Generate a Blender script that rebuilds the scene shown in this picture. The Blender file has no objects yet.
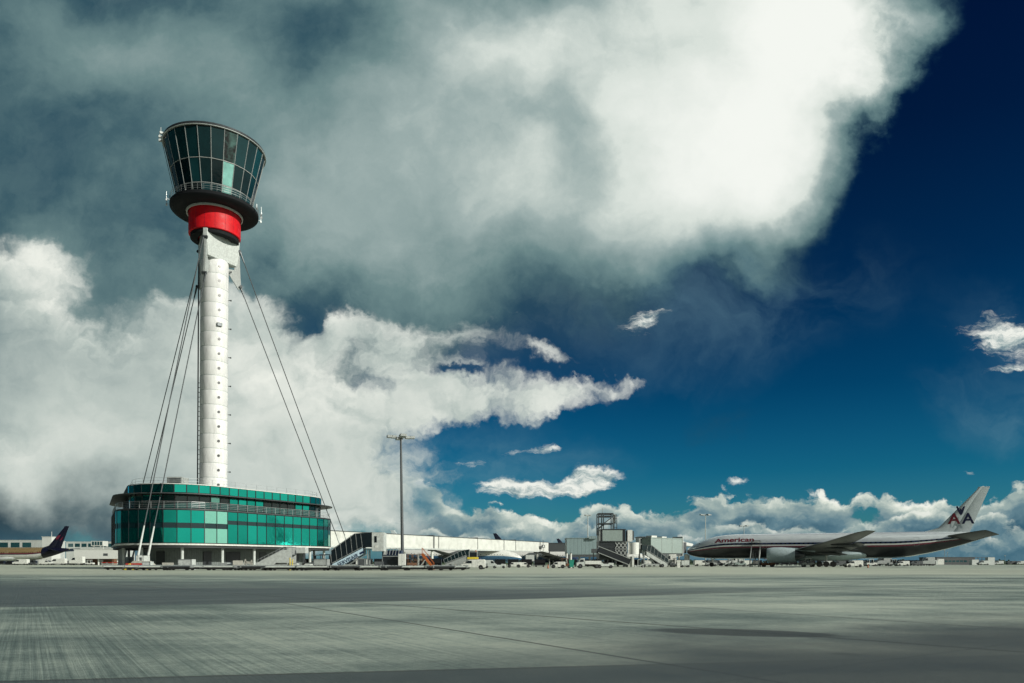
import bpy, bmesh, math, random
from mathutils import Vector, Matrix
R = math.radians
S = bpy.context.scene
COL = S.collection
# ---------------------------------------------------------------- camera
F_PX = 735.0
HZ = 562.5          # picture row of the horizon
CAMH = 1.05
cam = bpy.data.cameras.new('camera')
cam.sensor_width = 36.0
cam.lens = F_PX / 1024 * 36
cam.shift_y = (HZ - 341.5) / 1024
cam.clip_start = 0.1
cam.clip_end = 30000
camo = bpy.data.objects.new('camera', cam)
COL.objects.link(camo)
camo.location = (0, 0, CAMH)
camo.rotation_euler = (R(90), 0, 0)
S.camera = camo
S.view_settings.view_transform = 'Standard'
S.view_settings.look = 'None'
S.view_settings.exposure = 0.0
S.view_settings.gamma = 1.0
S.view_settings.use_curve_mapping = False
# ---------------------------------------------------------------- sun
SUN_AZ, SUN_EL = 119.0, 25.0      # azimuth clockwise from +Y
sl = bpy.data.lights.new('sun', 'SUN')
sl.energy = 4.2
sl.angle = R(0.5)
sl.color = (1.0, 0.965, 0.86)
so = bpy.data.objects.new('sun', sl)
COL.objects.link(so)
sd = Vector((math.sin(R(SUN_AZ)) * math.cos(R(SUN_EL)), math.cos(R(SUN_AZ)) * math.cos(R(SUN_EL)), math.sin(R(SUN_EL))))
so.rotation_euler = sd.to_track_quat('Z', 'Y').to_euler()
so.location = sd * 300

# ---------------------------------------------------------------- node helper
class G:
    """short-hand for building shader graphs"""
    def __init__(s, nt):
        s.nt = nt
    def n(s, t, **kw):
        nd = s.nt.nodes.new(t)
        for k, v in kw.items():
            setattr(nd, k, v)
        return nd
    def put(s, sock, v):
        if isinstance(v, bpy.types.NodeSocket):
            s.nt.links.new(v, sock)
        elif v is not None:
            sock.default_value = v
    def m(s, op, a, b=None, c=None, clamp=False):
        nd = s.n('ShaderNodeMath', operation=op, use_clamp=clamp)
        s.put(nd.inputs[0], a); s.put(nd.inputs[1], b); s.put(nd.inputs[2], c)
        return nd.outputs[0]
    def add(s, a, b): return s.m('ADD', a, b)
    def sub(s, a, b): return s.m('SUBTRACT', a, b)
    def mul(s, a, b): return s.m('MULTIPLY', a, b)
    def mx(s, a, b): return s.m('MAXIMUM', a, b)
    def v(s, op, a, b=None, scale=None):
        nd = s.n('ShaderNodeVectorMath', operation=op)
        s.put(nd.inputs[0], a)
        if b is not None: s.put(nd.inputs[1], b)
        if scale is not None: s.put(nd.inputs['Scale'], scale)
        return nd.outputs['Value'] if op in ('LENGTH', 'DOT_PRODUCT') else nd.outputs[0]
    def mr(s, x, a, b, c=0.0, d=1.0, kind='SMOOTHSTEP'):
        nd = s.n('ShaderNodeMapRange', interpolation_type=kind)
        s.put(nd.inputs[0], x)
        for i, q in enumerate((a, b, c, d)): s.put(nd.inputs[i + 1], q)
        return nd.outputs[0]
    def xyz(s, vec):
        nd = s.n('ShaderNodeSeparateXYZ'); s.put(nd.inputs[0], vec)
        return nd.outputs
    def comb(s, x, y, z=0.0):
        nd = s.n('ShaderNodeCombineXYZ')
        for i, q in enumerate((x, y, z)): s.put(nd.inputs[i], q)
        return nd.outputs[0]
    def noise(s, vec, scale, detail=5.0, rough=0.55, dist=0.0, lac=2.0, out=0):
        nd = s.n('ShaderNodeTexNoise')
        s.put(nd.inputs['Vector'], vec)
        nd.inputs['Scale'].default_value = scale
        nd.inputs['Detail'].default_value = detail
        nd.inputs['Roughness'].default_value = rough
        nd.inputs['Distortion'].default_value = dist
        nd.inputs['Lacunarity'].default_value = lac
        return nd.outputs[out]
    def ramp(s, x, stops, interp='LINEAR'):
        nd = s.n('ShaderNodeValToRGB')
        nd.color_ramp.interpolation = interp
        el = nd.color_ramp.elements
        while len(el) < len(stops): el.new(0.5)
        for e, (p, c) in zip(el, stops):
            e.position = p
            e.color = (c, c, c, 1) if isinstance(c, (int, float)) else (*c[:3], 1)
        s.put(nd.inputs[0], x)
        return nd.outputs[0]
    def mix(s, f, a, b, bt='MIX'):
        nd = s.n('ShaderNodeMix', data_type='RGBA', blend_type=bt)
        s.put(nd.inputs[0], f)
        for i, q in ((6, a), (7, b)):
            if isinstance(q, tuple): q = (*q[:3], 1)
            s.put(nd.inputs[i], q)
        return nd.outputs[2]
    def mapping(s, vec, loc=(0, 0, 0), rot=(0, 0, 0), sc=(1, 1, 1), kind='POINT'):
        nd = s.n('ShaderNodeMapping', vector_type=kind)
        s.put(nd.inputs[0], vec)
        nd.inputs['Location'].default_value = loc
        nd.inputs['Rotation'].default_value = rot
        nd.inputs['Scale'].default_value = sc
        return nd.outputs[0]

def srgb(r, g, b):
    f = lambda c: (c / 255 / 12.92) if c / 255 <= 0.04045 else ((c / 255 + 0.055) / 1.055) ** 2.4
    return (f(r), f(g), f(b))

# ---------------------------------------------------------------- world
# Everything here is a function of the direction only: a Nishita sky graded with
# elevation, and banks of cloud placed by azimuth and elevation.
def build_world():
    w = bpy.data.worlds.new('World')
    S.world = w
    w.use_nodes = True
    nt = w.node_tree
    g = G(nt)
    bg = nt.nodes['Background']
    bg.inputs['Strength'].default_value = 0.1
    sky = g.n('ShaderNodeTexSky', sky_type='NISHITA')
    sky.sun_disc = False
    sky.sun_elevation = R(SUN_EL)
    sky.sun_rotation = R(SUN_AZ)
    sky.altitude = 30
    tc = g.n('ShaderNodeTexCoord').outputs['Generated']
    d = g.v('NORMALIZE', tc)
    X, Y, Z = g.xyz(d)
    Ys = g.mx(Y, 0.12)
    # flat-cloud-sheet coordinates of the northern half of the sky (tangent plane), unit = 0.136
    x = g.mul(g.m('DIVIDE', X, Ys), 7.35)
    y = g.mul(g.m('DIVIDE', Z, Ys), 7.35)
    Q = g.comb(x, y, 0.0)
    px = lambda a: (a - 512) / 100.0
    py = lambda b: (HZ - b) / 100.0
    # warp fields
    def warp(vec, scale, amp, seed, detail=4.0, rough=0.6):
        nz = g.noise(g.mapping(vec, loc=(seed, seed * 1.7, seed * 0.3)), scale, detail, rough, out=1)
        return g.v('ADD', vec, g.v('MULTIPLY', g.v('SUBTRACT', nz, (0.5, 0.5, 0.5)), (amp, amp, 0.0)))
    Qf = g.mapping(Q, sc=(1, 1, 0))
    W1 = warp(Qf, 0.55, 2.0, 3.1, 6.0, 0.55)      # soft, big sweep
    W2 = warp(Qf, 1.5, 0.9, 9.4, 6.0, 0.6)       # ragged cumulus edge
    def total(vec, lst):
        # the running sum rides in the z of the vector, so that the graph stays a chain
        for (cx, cy, rx, ry, rot, st) in lst:
            mp = g.mapping(vec, loc=(px(cx), py(cy), 0), rot=(0, 0, R(rot)), sc=(rx / 100.0, ry / 100.0, 1e6), kind='TEXTURE')
            vec = g.v('ADD', vec, g.comb(0.0, 0.0, g.mr(g.v('LENGTH', mp), 1.0, 0.0, 0.0, st)))
        return g.xyz(vec)[2]
    # ---- clear sky
    el = g.m('DIVIDE', g.m('ARCSINE', Z), math.pi / 2)
    tint = g.ramp(el, [(0.0, (.16, .58, .80)), (0.03, (.09, .42, .62)), (0.075, (.022, .30, .48)), (0.14, (.004, .175, .33)),
                       (0.22, (.003, .10, .225)), (0.31, (.003, .055, .155)), (0.42, (.004, .035, .13)), (1.0, (.004, .03, .12))])
    skyc = g.mix(1.0, sky.outputs[0], tint, 'MULTIPLY')
    # a darker sweep of sky in the middle height, towards the right
    # ---- A: the high, soft sheet
    A = total(W1, [(0, 0, 234, 162, 0, 0.77), (130, 0, 234, 162, 0, -0.48), (260, 0, 234, 162, 0, 0.49), (390, 0, 234, 162, 0, 0.67), (520, 0, 234, 162, 0, -0.57), (650, 0, 234, 162, 0, 1.3), (780, 0, 234, 162, 0, 0.13), (910, 0, 234, 162, 0, 0.57), (1040, 0, 234, 162, 0, -0.39), (0, 90, 234, 162, 0, -0.74), (130, 90, 234, 162, 0, 1.36), (260, 90, 234, 162, 0, -0.39), (390, 90, 234, 162, 0, -0.44), (520, 90, 234, 162, 0, 1.76), (650, 90, 234, 162, 0, -1.14), (780, 90, 234, 162, 0, 1.12), (910, 90, 234, 162, 0, 0.46), (1040, 90, 234, 162, 0, -0.61), (0, 180, 234, 162, 0, 1.22), (130, 180, 234, 162, 0, -1.35), (260, 180, 234, 162, 0, 1.01), (390, 180, 234, 162, 0, 0.8), (520, 180, 234, 162, 0, -1.0), (650, 180, 234, 162, 0, 1.47), (780, 180, 234, 162, 0, 0.6), (910, 180, 234, 162, 0, -1.18), (1040, 180, 234, 162, 0, 0.49), (0, 270, 234, 162, 0, -0.79), (130, 270, 234, 162, 0, 1.54), (260, 270, 234, 162, 0, -0.71), (390, 270, 234, 162, 0, -0.14), (520, 270, 234, 162, 0, 1.34), (650, 270, 234, 162, 0, -0.63), (780, 270, 234, 162, 0, -0.11), (910, 270, 234, 162, 0, 0.8), (1040, 270, 234, 162, 0, -0.81), (0, 350, 234, 162, 0, 0.9), (130, 350, 234, 162, 0, -0.85), (260, 350, 234, 162, 0, 0.8), (390, 350, 234, 162, 0, 0.26), (520, 350, 234, 162, 0, -0.72), (650, 350, 234, 162, 0, 0.47), (780, 350, 234, 162, 0, 0.06), (910, 350, 234, 162, 0, -0.43), (1040, 350, 234, 162, 0, 0.36)])
    nA = g.noise(g.mapping(W1, sc=(1, 1.25, 1)), 0.75, 7.0, 0.6)
    nA2 = g.noise(g.mapping(W2, loc=(5, 2, 0)), 1.6, 7.0, 0.62)
    edge = total(W1, [(905, 90, 150, 190, 0, 1.0), (330, 270, 380, 90, 0, .30)])
    A = g.add(g.sub(A, .05), g.mul(g.sub(nA, 0.5), 0.36))
    A = g.add(A, g.mul(g.mul(g.sub(nA2, 0.5), 1.6), g.add(0.14, g.mul(edge, .42))))
    aA = g.mr(A, 0.10, 0.46)
    cA = g.ramp(A, [(0.0, srgb(12, 48, 78)), (0.20, srgb(40, 75, 92)), (0.36, srgb(72, 102, 110)), (0.55, srgb(110, 137, 138)),
                    (0.78, srgb(156, 174, 172)), (1.0, srgb(212, 221, 214))])
    top = g.mr(A, 0.88, 1.38)
    cA = g.mix(top, cA, srgb(244, 247, 241))
    base = g.v('SCALE', skyc, scale=0.1)
    bank = g.mul(g.mr(g.add(x, g.mul(g.sub(nA, .5), 3.0)), 3.0, -1.6), g.mr(y, 1.5, 3.0))
    base = g.mix(g.mul(bank, 0.9), base, g.mix(g.mr(nA2, .35, .7), srgb(52, 85, 98), srgb(94, 120, 125)))
    lay = g.mix(aA, base, cA)
    # ---- thin veil over the right half
    veil = total(W1, [(720, 300, 260, 90, 10, .35), (1010, 400, 120, 60, 0, .4), (1020, 320, 120, 60, 0, .2), (500, 455, 160, 60, 0, .5)])
    veil = g.mul(veil, g.mr(nA, 0.35, 0.7))
    lay = g.mix(veil, lay, srgb(110, 150, 165))
    # ---- B: the low heap cloud on the left and its tongue
    Bl = [(38, 268, 92, 60, 0, 1.15), (-60, 330, 170, 110, 0, 1.3), (30, 400, 260, 130, 0, 1.3), (215, 400, 300, 118, 0, 1.4), (190, 322, 110, 50, 0, .8), (250, 340, 90, 50, 0, .5),
          (345, 338, 60, 50, 0, .75), (410, 350, 80, 44, 0, .8), (450, 330, 70, 26, -10, .5), (430, 400, 170, 56, 0, .8), (510, 398, 120, 34, 0, .7), (580, 392, 90, 24, 8, .75), (625, 384, 44, 13, 14, .5),
          (100, 500, 480, 110, 0, 1.5), (310, 470, 150, 100, 0, .9), (395, 525, 150, 55, 0, .7), (545, 352, 70, 15, -10, .5), (480, 322, 60, 14, -12, .35),
          (300, 322, 40, 24, 40, -.55), (350, 346, 24, 10, 0, -.35), (450, 372, 40, 10, 0, -.55), (500, 440, 150, 30, -6, -.75), (455, 505, 90, 26, 0, -.35)]
    B = total(W2, Bl)
    relief = g.noise(g.mapping(W2, loc=(1.3, 4.1, 0), sc=(1, 1.3, 1)), 1.3, 6.0, 0.56)
    relief2 = g.noise(g.mapping(W2, loc=(1.3 + 0.09, 4.1 + 0.13, 0), sc=(1, 1.3, 1)), 1.3, 6.0, 0.56)
    lit = g.mul(g.sub(relief, relief2), 1.5)
    feather = g.mr(x, -2.8, -1.2)
    Bd = g.add(B, g.mul(g.sub(relief, 0.5), g.add(1.5, g.mul(feather, 1.6))))
    aB = g.mul(g.mr(B, 0.05, 0.35), g.mr(Bd, 0.14, g.add(0.98, g.mul(feather, .22))))
    Bb = total(W1, [(0, 230, 198, 126, 0, 0.73), (110, 230, 198, 126, 0, 0.29), (220, 230, 198, 126, 0, 0.4), (330, 230, 198, 126, 0, 0.36), (440, 230, 198, 126, 0, 0.52), (550, 230, 198, 126, 0, 0.27), (660, 230, 198, 126, 0, 0.64), (0, 300, 198, 126, 0, 0.25), (110, 300, 198, 126, 0, 0.16), (220, 300, 198, 126, 0, 0.3), (330, 300, 198, 126, 0, 0.24), (440, 300, 198, 126, 0, 0.15), (550, 300, 198, 126, 0, 0.22), (660, 300, 198, 126, 0, 0.29), (0, 370, 198, 126, 0, 0.23), (110, 370, 198, 126, 0, 0.22), (220, 370, 198, 126, 0, 0.26), (330, 370, 198, 126, 0, 0.27), (440, 370, 198, 126, 0, 0.34), (550, 370, 198, 126, 0, 0.27), (660, 370, 198, 126, 0, 0.46), (0, 440, 198, 126, 0, 0.53), (110, 440, 198, 126, 0, 0.14), (220, 440, 198, 126, 0, 0.36), (330, 440, 198, 126, 0, 0.34), (440, 440, 198, 126, 0, 0.22), (550, 440, 198, 126, 0, 0.23), (660, 440, 198, 126, 0, 0.28), (0, 510, 198, 126, 0, 0.1), (110, 510, 198, 126, 0, 0.26), (220, 510, 198, 126, 0, 0.19), (330, 510, 198, 126, 0, 0.15), (440, 510, 198, 126, 0, 0.26), (550, 510, 198, 126, 0, 0.1), (660, 510, 198, 126, 0, 0.26), (0, 570, 198, 126, 0, 0.04), (110, 570, 198, 126, 0, -0.06), (220, 570, 198, 126, 0, 0.24), (330, 570, 198, 126, 0, 0.38), (440, 570, 198, 126, 0, 0.26), (550, 570, 198, 126, 0, 0.24), (660, 570, 198, 126, 0, 0.39)])
    bright = g.add(Bb, g.mul(lit, g.mr(Bd, 2.2, 0.5, 0.12, .6)))
    rim = g.mr(Bd, 1.1, 0.45, 0.0, 0.06)
    bright = g.add(bright, rim)
    bright = g.add(bright, g.mul(g.sub(nA, 0.5), 0.26))
    cB = g.ramp(bright, [(0.0, srgb(14, 48, 66)), (0.25, srgb(62, 92, 104)), (0.5, srgb(128, 147, 148)), (0.75, srgb(186, 197, 191)), (1.0, srgb(236, 239, 230))])
    dk = total(W1, [(0, 540, 230, 95, 0, 1.2), (-20, 500, 120, 60, 0, .4)])
    cB = g.mix(g.m('MINIMUM', g.mul(dk, .95), .93), cB, srgb(22, 52, 66))
    lay = g.mix(aB, lay, cB)
    # ---- C: detached small clouds
    W3 = warp(Qf, 3.5, 0.22, 4.4, 5.0, 0.6)
    C_ = total(W3, [(505, 487, 48, 16, 0, 1.1), (550, 489, 56, 15, 0, 1.1), (590, 479, 42, 20, 0, 1.5), (646, 321, 40, 20, 10, .85), (1008, 338, 78, 34, -12, 1.05),
                    (1010, 371, 46, 8, 10, .7), (741, 479, 24, 9, 0, .75), (970, 473, 16, 6, 0, .6), (522, 452, 60, 7, 3, .6), (550, 448, 22, 8, 3, .6), (510, 312, 22, 8, 0, .4),
                    (470, 462, 40, 9, 0, .5)])
    fine = g.noise(g.mapping(W3, loc=(7.7, 1.1, 0), sc=(.8, 2.4, 1)), 3.0, 6.0, 0.66)
    fine2 = g.noise(g.mapping(W3, loc=(7.7 + 0.05, 1.1 + 0.10, 0), sc=(.8, 2.4, 1)), 3.0, 6.0, 0.66)
    Cd = g.add(C_, g.mul(g.sub(fine, 0.5), 2.1))
    aC = g.mul(g.mr(Cd, 0.30, 1.05), g.mr(C_, 0.0, 0.35))
    bc = g.add(0.78, g.mul(g.sub(fine, fine2), 2.6))
    cC = g.ramp(bc, [(0.2, srgb(95, 125, 138)), (0.55, srgb(160, 178, 178)), (1.0, srgb(238, 240, 232))])
    lay = g.mix(aC, lay, cC)
    # ---- D: rows of fair-weather heaps along the horizon
    Wd = warp(Qf, 2.6, 0.30, 1.9, 5.0, 0.6)
    def row(lay, base_py, height, sc, seed, amt, shade):
        bx = g.noise(g.mapping(Qf, loc=(seed, 0, 0), sc=(sc, 0, 0)), 1.0, 3.0, 0.5)
        topo = g.add(py(base_py), g.mul(g.sub(bx, 0.42), height * 0.035))
        cell = g.noise(g.mapping(Wd, loc=(seed * 2.1, seed, 0), sc=(sc * 2.1, sc * 3.6, 1)), 1.0, 6.0, 0.55)
        cell2 = g.noise(g.mapping(Wd, loc=(seed * 2.1 + 0.12, seed + 0.30, 0), sc=(sc * 2.1, sc * 3.6, 1)), 1.0, 6.0, 0.55)
        yy = g.xyz(Wd)[1]
        dep = g.add(g.sub(topo, yy), g.mul(g.sub(cell, 0.5), height * 0.034))
        al = g.mr(dep, 0.0, 0.07)
        bb = g.add(g.add(0.50, g.mul(g.sub(cell, cell2), 2.3)), g.mr(dep, 0.0, 0.36, 0.20, -0.42))
        bb = g.add(bb, shade)
        cc = g.ramp(bb, [(0.0, srgb(52, 92, 112)), (0.35, srgb(98, 130, 142)), (0.65, srgb(158, 176, 172)), (0.9, srgb(222, 228, 216)), (1.0, srgb(240, 242, 232))])
        return g.mix(g.mul(al, amt), lay, cc)
    lay = row(lay, 510, 32, 0.62, 2.3, g.mr(x, -1.4, -0.4), 0.08)
    lay = row(lay, 526, 22, 1.0, 7.1, g.mr(x, -1.6, -0.6, 0.0, 0.75), -0.02)
    lay = row(lay, 540, 14, 1.3, 4.7, g.mr(x, -1.6, -0.6, 0.0, 0.7), -0.10)
    lay = g.mix(g.mr(Z, 0.055, 0.0, 0.0, 0.5), lay, srgb(84, 122, 138))
    # ---- the rest of the dome: broken cloud, brighter towards the sun
    n3 = g.noise(g.mapping(d, sc=(1, 1, 2.2)), 2.2, 7.0, 0.6)
    sunw = g.mr(g.add(X, g.mul(g.sub(n3, .5), .35)), -0.28, 0.32)
    back = g.mx(g.mr(n3, 0.36, 0.62), g.mul(g.mr(Z, 0.45, 0.12), 0.97))
    cK = g.mix(g.mx(g.sub(g.add(g.mul(sunw, 0.95), g.mul(g.sub(n3, 0.5), .6)), .08), 0.0), srgb(14, 28, 34), srgb(232, 238, 228))
    rest = g.mix(back, g.v('SCALE', skyc, scale=0.1), cK)
    front = g.mr(Y, 0.30, 0.50)
    lay = g.mix(front, rest, lay)
    # below the horizon
    lay = g.mix(g.mr(Z, -0.002, -0.02), lay, srgb(70, 90, 92))
    nt.links.new(g.v('SCALE', lay, scale=10.0), bg.inputs['Color'])
    w.cycles.sampling_method = 'MANUAL'
    w.cycles.sample_map_resolution = 512
build_world()
S.cycles.use_adaptive_sampling = True
S.cycles.adaptive_threshold = 0.02
S.cycles.adaptive_min_samples = 16
S.cycles.max_bounces = 5
S.cycles.diffuse_bounces = 2
S.cycles.glossy_bounces = 3
S.cycles.transmission_bounces = 4
S.cycles.caustics_reflective = False
S.cycles.caustics_refractive = False

# ================================================================ helpers
def at(px, y):
    return (px - 512) / F_PX * y
def hz(py, y):
    return CAMH + (HZ - py) / F_PX * y

class MB:
    def __init__(s):
        s.v = []; s.f = []; s.mi = []; s.sm = []
    def face(s, pts, m=0, smooth=False):
        b = len(s.v); s.v += [tuple(p) for p in pts]
        s.f.append(tuple(range(b, b + len(pts)))); s.mi.append(m); s.sm.append(smooth)
        return s
    def raw(s, vs, fs, m=0, smooth=False):
        b = len(s.v); s.v += [tuple(p) for p in vs]
        for f in fs:
            s.f.append(tuple(b + i for i in f)); s.mi.append(m); s.sm.append(smooth)
        return s
    def box(s, x0, x1, y0, y1, z0, z1, m=0, rz=0.0, o=(0, 0, 0)):
        c, q = math.cos(rz), math.sin(rz)
        vs = []
        for z in (z0, z1):
            for (x, y) in ((x0, y0), (x1, y0), (x1, y1), (x0, y1)):
                vs.append((o[0] + x * c - y * q, o[1] + x * q + y * c, o[2] + z))
        return s.raw(vs, [(0, 3, 2, 1), (4, 5, 6, 7), (0, 1, 5, 4), (1, 2, 6, 5), (2, 3, 7, 6), (3, 0, 4, 7)], m)
    def tube(s, p0, p1, r0, r1=None, n=10, m=0, caps=True):
        r1 = r0 if r1 is None else r1
        p0, p1 = Vector(p0), Vector(p1)
        d = (p1 - p0).normalized()
        a = d.orthogonal().normalized(); b = d.cross(a)
        vs = []
        for p, r in ((p0, r0), (p1, r1)):
            for i in range(n):
                t = 2 * math.pi * i / n
                vs.append(p + (a * math.cos(t) + b * math.sin(t)) * r)
        s.raw(vs, [(i, (i + 1) % n, n + (i + 1) % n, n + i) for i in range(n)], m, True)
        if caps:
            s.raw(vs, [tuple(range(n - 1, -1, -1)), tuple(range(n, 2 * n))], m)
        return s
    def bar(s, p0, p1, w, h, m=0):
        p0, p1 = Vector(p0), Vector(p1)
        d = (p1 - p0).normalized()
        up = Vector((0, 0, 1)) if abs(d.z) < 0.95 else Vector((0, 1, 0))
        a = d.cross(up).normalized(); b = a.cross(d)
        vs = []
        for p in (p0, p1):
            for (i, j) in ((-1, -1), (1, -1), (1, 1), (-1, 1)):
                vs.append(p + a * (i * w / 2) + b * (j * h / 2))
        return s.raw(vs, [(0, 1, 2, 3), (7, 6, 5, 4), (0, 4, 5, 1), (1, 5, 6, 2), (2, 6, 7, 3), (3, 7, 4, 0)], m)
    def lathe(s, prof, n=32, m=0, c=(0, 0), smooth=True, mfun=None, a0=0.0):
        k = len(prof)
        vs = []
        for i in range(n):
            t = a0 + 2 * math.pi * i / n
            for (r, z) in prof:
                vs.append((c[0] + r * math.cos(t), c[1] + r * math.sin(t), z))
        b = len(s.v); s.v += vs
        for i in range(n):
            for j in range(k - 1):
                i2 = (i + 1) % n
                s.f.append((b + i * k + j, b + i2 * k + j, b + i2 * k + j + 1, b + i * k + j + 1))
                s.mi.append(mfun(j) if mfun else m); s.sm.append(smooth)
        return s
    def loft(s, rings, m=0, smooth=True, closed=True, caps=True, mfun=None):
        n = len(rings[0]); b = len(s.v)
        for r in rings: s.v += [tuple(p) for p in r]
        for i in range(len(rings) - 1):
            for j in range(n if closed else n - 1):
                j2 = (j + 1) % n
                s.f.append((b + i * n + j, b + i * n + j2, b + (i + 1) * n + j2, b + (i + 1) * n + j))
                s.mi.append(mfun(i, j) if mfun else m); s.sm.append(smooth)
        if caps and closed:
            s.f.append(tuple(b + j for j in range(n - 1, -1, -1))); s.mi.append(m); s.sm.append(False)
            e = b + (len(rings) - 1) * n
            s.f.append(tuple(e + j for j in range(n))); s.mi.append(m); s.sm.append(False)
        return s
    def prism(s, poly, a, b, axis='y', m=0):
        """extrude a 2D polygon: axis y -> poly is (x,z); axis z -> (x,y); axis x -> (y,z)"""
        def P(u, v, w):
            return (u, w, v) if axis == 'y' else ((u, v, w) if axis == 'z' else (w, u, v))
        n = len(poly)
        vs = [P(u, v, a) for u, v in poly] + [P(u, v, b) for u, v in poly]
        fs = [tuple(range(n)), tuple(range(2 * n - 1, n - 1, -1))] + [(i, n + i, n + (i + 1) % n, (i + 1) % n) for i in range(n)]
        return s.raw(vs, fs, m)
    def build(s, name, mats, parent=None, loc=(0, 0, 0), rz=0.0, fix=True, bevel=0.0):
        me = bpy.data.meshes.new(name)
        me.from_pydata(s.v, [], s.f)
        if not isinstance(mats, (list, tuple)): mats = [mats]
        for mm in mats: me.materials.append(mm)
        me.polygons.foreach_set('material_index', s.mi)
        me.polygons.foreach_set('use_smooth', s.sm)
        if fix:
            bm = bmesh.new(); bm.from_mesh(me)
            bmesh.ops.remove_doubles(bm, verts=bm.verts, dist=1e-4)
            bmesh.ops.recalc_face_normals(bm, faces=bm.faces)
            bm.to_mesh(me); bm.free()
        me.set_sharp_from_angle(angle=R(32))
        me.update()
        o = bpy.data.objects.new(name, me)
        COL.objects.link(o)
        o.location = loc; o.rotation_euler = (0, 0, rz)
        if parent: o.parent = parent
        if bevel:
            md = o.modifiers.new('bevel', 'BEVEL'); md.width = bevel; md.segments = 2; md.limit_method = 'ANGLE'
        return o

def thing(name, label, cat, loc=(0, 0, 0), rz=0.0, group=None):
    o = bpy.data.objects.new(name, None)
    o.empty_display_size = 0.5
    COL.objects.link(o)
    o.location = loc; o.rotation_euler = (0, 0, rz)
    return tag(o, label, cat, group)
def tag(o, label=None, cat=None, group=None, kind=None):
    if label: o['label'] = label
    if cat: o['category'] = cat
    if group: o['group'] = group
    if kind: o['kind'] = kind
    return o
def children(o):
    return [c for c in bpy.data.objects if c.parent == o]
KIDS = {}
def copy_tree(o, loc=None, rz=None, label=None, parent=None):
    c = o.copy(); COL.objects.link(c)
    if parent: c.parent = parent
    for ch in children(o):
        copy_tree(ch, parent=c)
    if loc is not None: c.location = loc
    if rz is not None: c.rotation_euler = (0, 0, rz)
    if label: c['label'] = label
    return c

# ================================================================ materials
MATS = {}
def mat(name, col, rough=0.6, metal=0.0, var=0.10, scale=3.0, bump=0.0, dirt=0.0, spec=0.5, coat=0.0, stretch=(1, 1, 1), ribs=None):
    if name in MATS: return MATS[name]
    m = bpy.data.materials.new(name); m.use_nodes = True
    nt = m.node_tree; g = G(nt)
    b = nt.nodes['Principled BSDF']
    b.inputs['Roughness'].default_value = rough
    b.inputs['Metallic'].default_value = metal
    b.inputs['Specular IOR Level'].default_value = spec
    b.inputs['Coat Weight'].default_value = coat
    tc = g.n('ShaderNodeTexCoord').outputs['Object']
    mp = g.mapping(tc, sc=stretch)
    nz = g.noise(mp, scale, 6.0, 0.6)
    lo = tuple(c * (1 - var * 1.6) for c in col); hi = tuple(min(1, c * (1 + var * 1.2)) for c in col)
    c = g.mix(g.mr(nz, 0.3, 0.7), lo, hi)
    if dirt:
        n2 = g.noise(g.mapping(tc, sc=(1, 1, 0.25), loc=(4, 7, 1)), 0.9, 8.0, 0.65)
        c = g.mix(g.mul(g.mr(n2, 0.48, 0.78), dirt), c, (0.10, 0.10, 0.085))
    if ribs:
        axis, per, dep = ribs
        q = g.xyz(tc)
        u = q[2] if axis == 'z' else g.add(q[0], g.mul(q[1], 0.73))
        w = g.m('PINGPONG', u, per / 2)
        k = g.mr(w, 0.0, per * 0.16)
        c = g.mix(g.mul(g.sub(1.0, k), 0.35), c, tuple(x * 0.45 for x in col))
        bp = g.n('ShaderNodeBump'); bp.inputs['Distance'].default_value = dep; g.put(bp.inputs['Height'], k)
        nt.links.new(bp.outputs[0], b.inputs['Normal'])
    elif bump:
        bp = g.n('ShaderNodeBump'); bp.inputs['Distance'].default_value = bump; bp.inputs['Strength'].default_value = 0.7
        g.put(bp.inputs['Height'], g.noise(mp, scale * 4, 5.0, 0.6))
        nt.links.new(bp.outputs[0], b.inputs['Normal'])
    nt.links.new(c, b.inputs['Base Color'])
    g.put(b.inputs['Roughness'], g.mr(nz, 0.3, 0.7, max(0.02, rough * 0.85), min(1, rough * 1.15)))
    MATS[name] = m
    return m
M = {}
M['white'] = mat('white_paint', (.66, .68, .64), .45, dirt=.3)
M['white_clean'] = mat('white_panel', (.68, .70, .67), .40, var=.04, dirt=.08, ribs=None)
M['cladding'] = mat('walkway_cladding', (.63, .65, .61), .5, var=.06, scale=.6, dirt=.22)
M['shaft'] = mat('mast_steel_paint', (.78, .79, .78), .38, var=.07, scale=.8, dirt=.28, stretch=(1, 1, .3))
M['grey'] = mat('grey_paint', (.34, .37, .36), .5, dirt=.3)
M['lgrey'] = mat('light_grey_paint', (.52, .56, .54), .5, dirt=.25)
M['dgrey'] = mat('dark_grey_paint', (.07, .08, .085), .5)
M['steel'] = mat('galvanised_steel', (.42, .45, .45), .42, .6)
M['dsteel'] = mat('dark_steel', (.06, .07, .075), .4, .5)
M['black'] = mat('black_rubber', (.018, .019, .02), .75)
M['black_paint'] = mat('black_paint', (.016, .02, .024), .35)
M['red'] = mat('red_enamel', (.62, .006, .012), .55, var=.10, scale=.9, spec=.3, dirt=.15)
M['redp'] = mat('red_paint', (.45, .03, .02), .5, dirt=.2)
M['orange'] = mat('orange_paint', (.42, .11, .025), .5, dirt=.5)
M['yellow'] = mat('yellow_paint', (.70, .55, .05), .5, dirt=.2)
M['blue'] = mat('dark_blue_paint', (.01, .025, .07), .35)
M['ltblue'] = mat('pale_blue_paint', (.50, .66, .76), .45)
M['green'] = mat('green_teal_paint', (.03, .30, .22), .5)
M['brown'] = mat('rusty_frame', (.16, .08, .045), .8)
M['concrete'] = mat('concrete', (.42, .42, .37), .9, bump=.02, dirt=.35)
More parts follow.
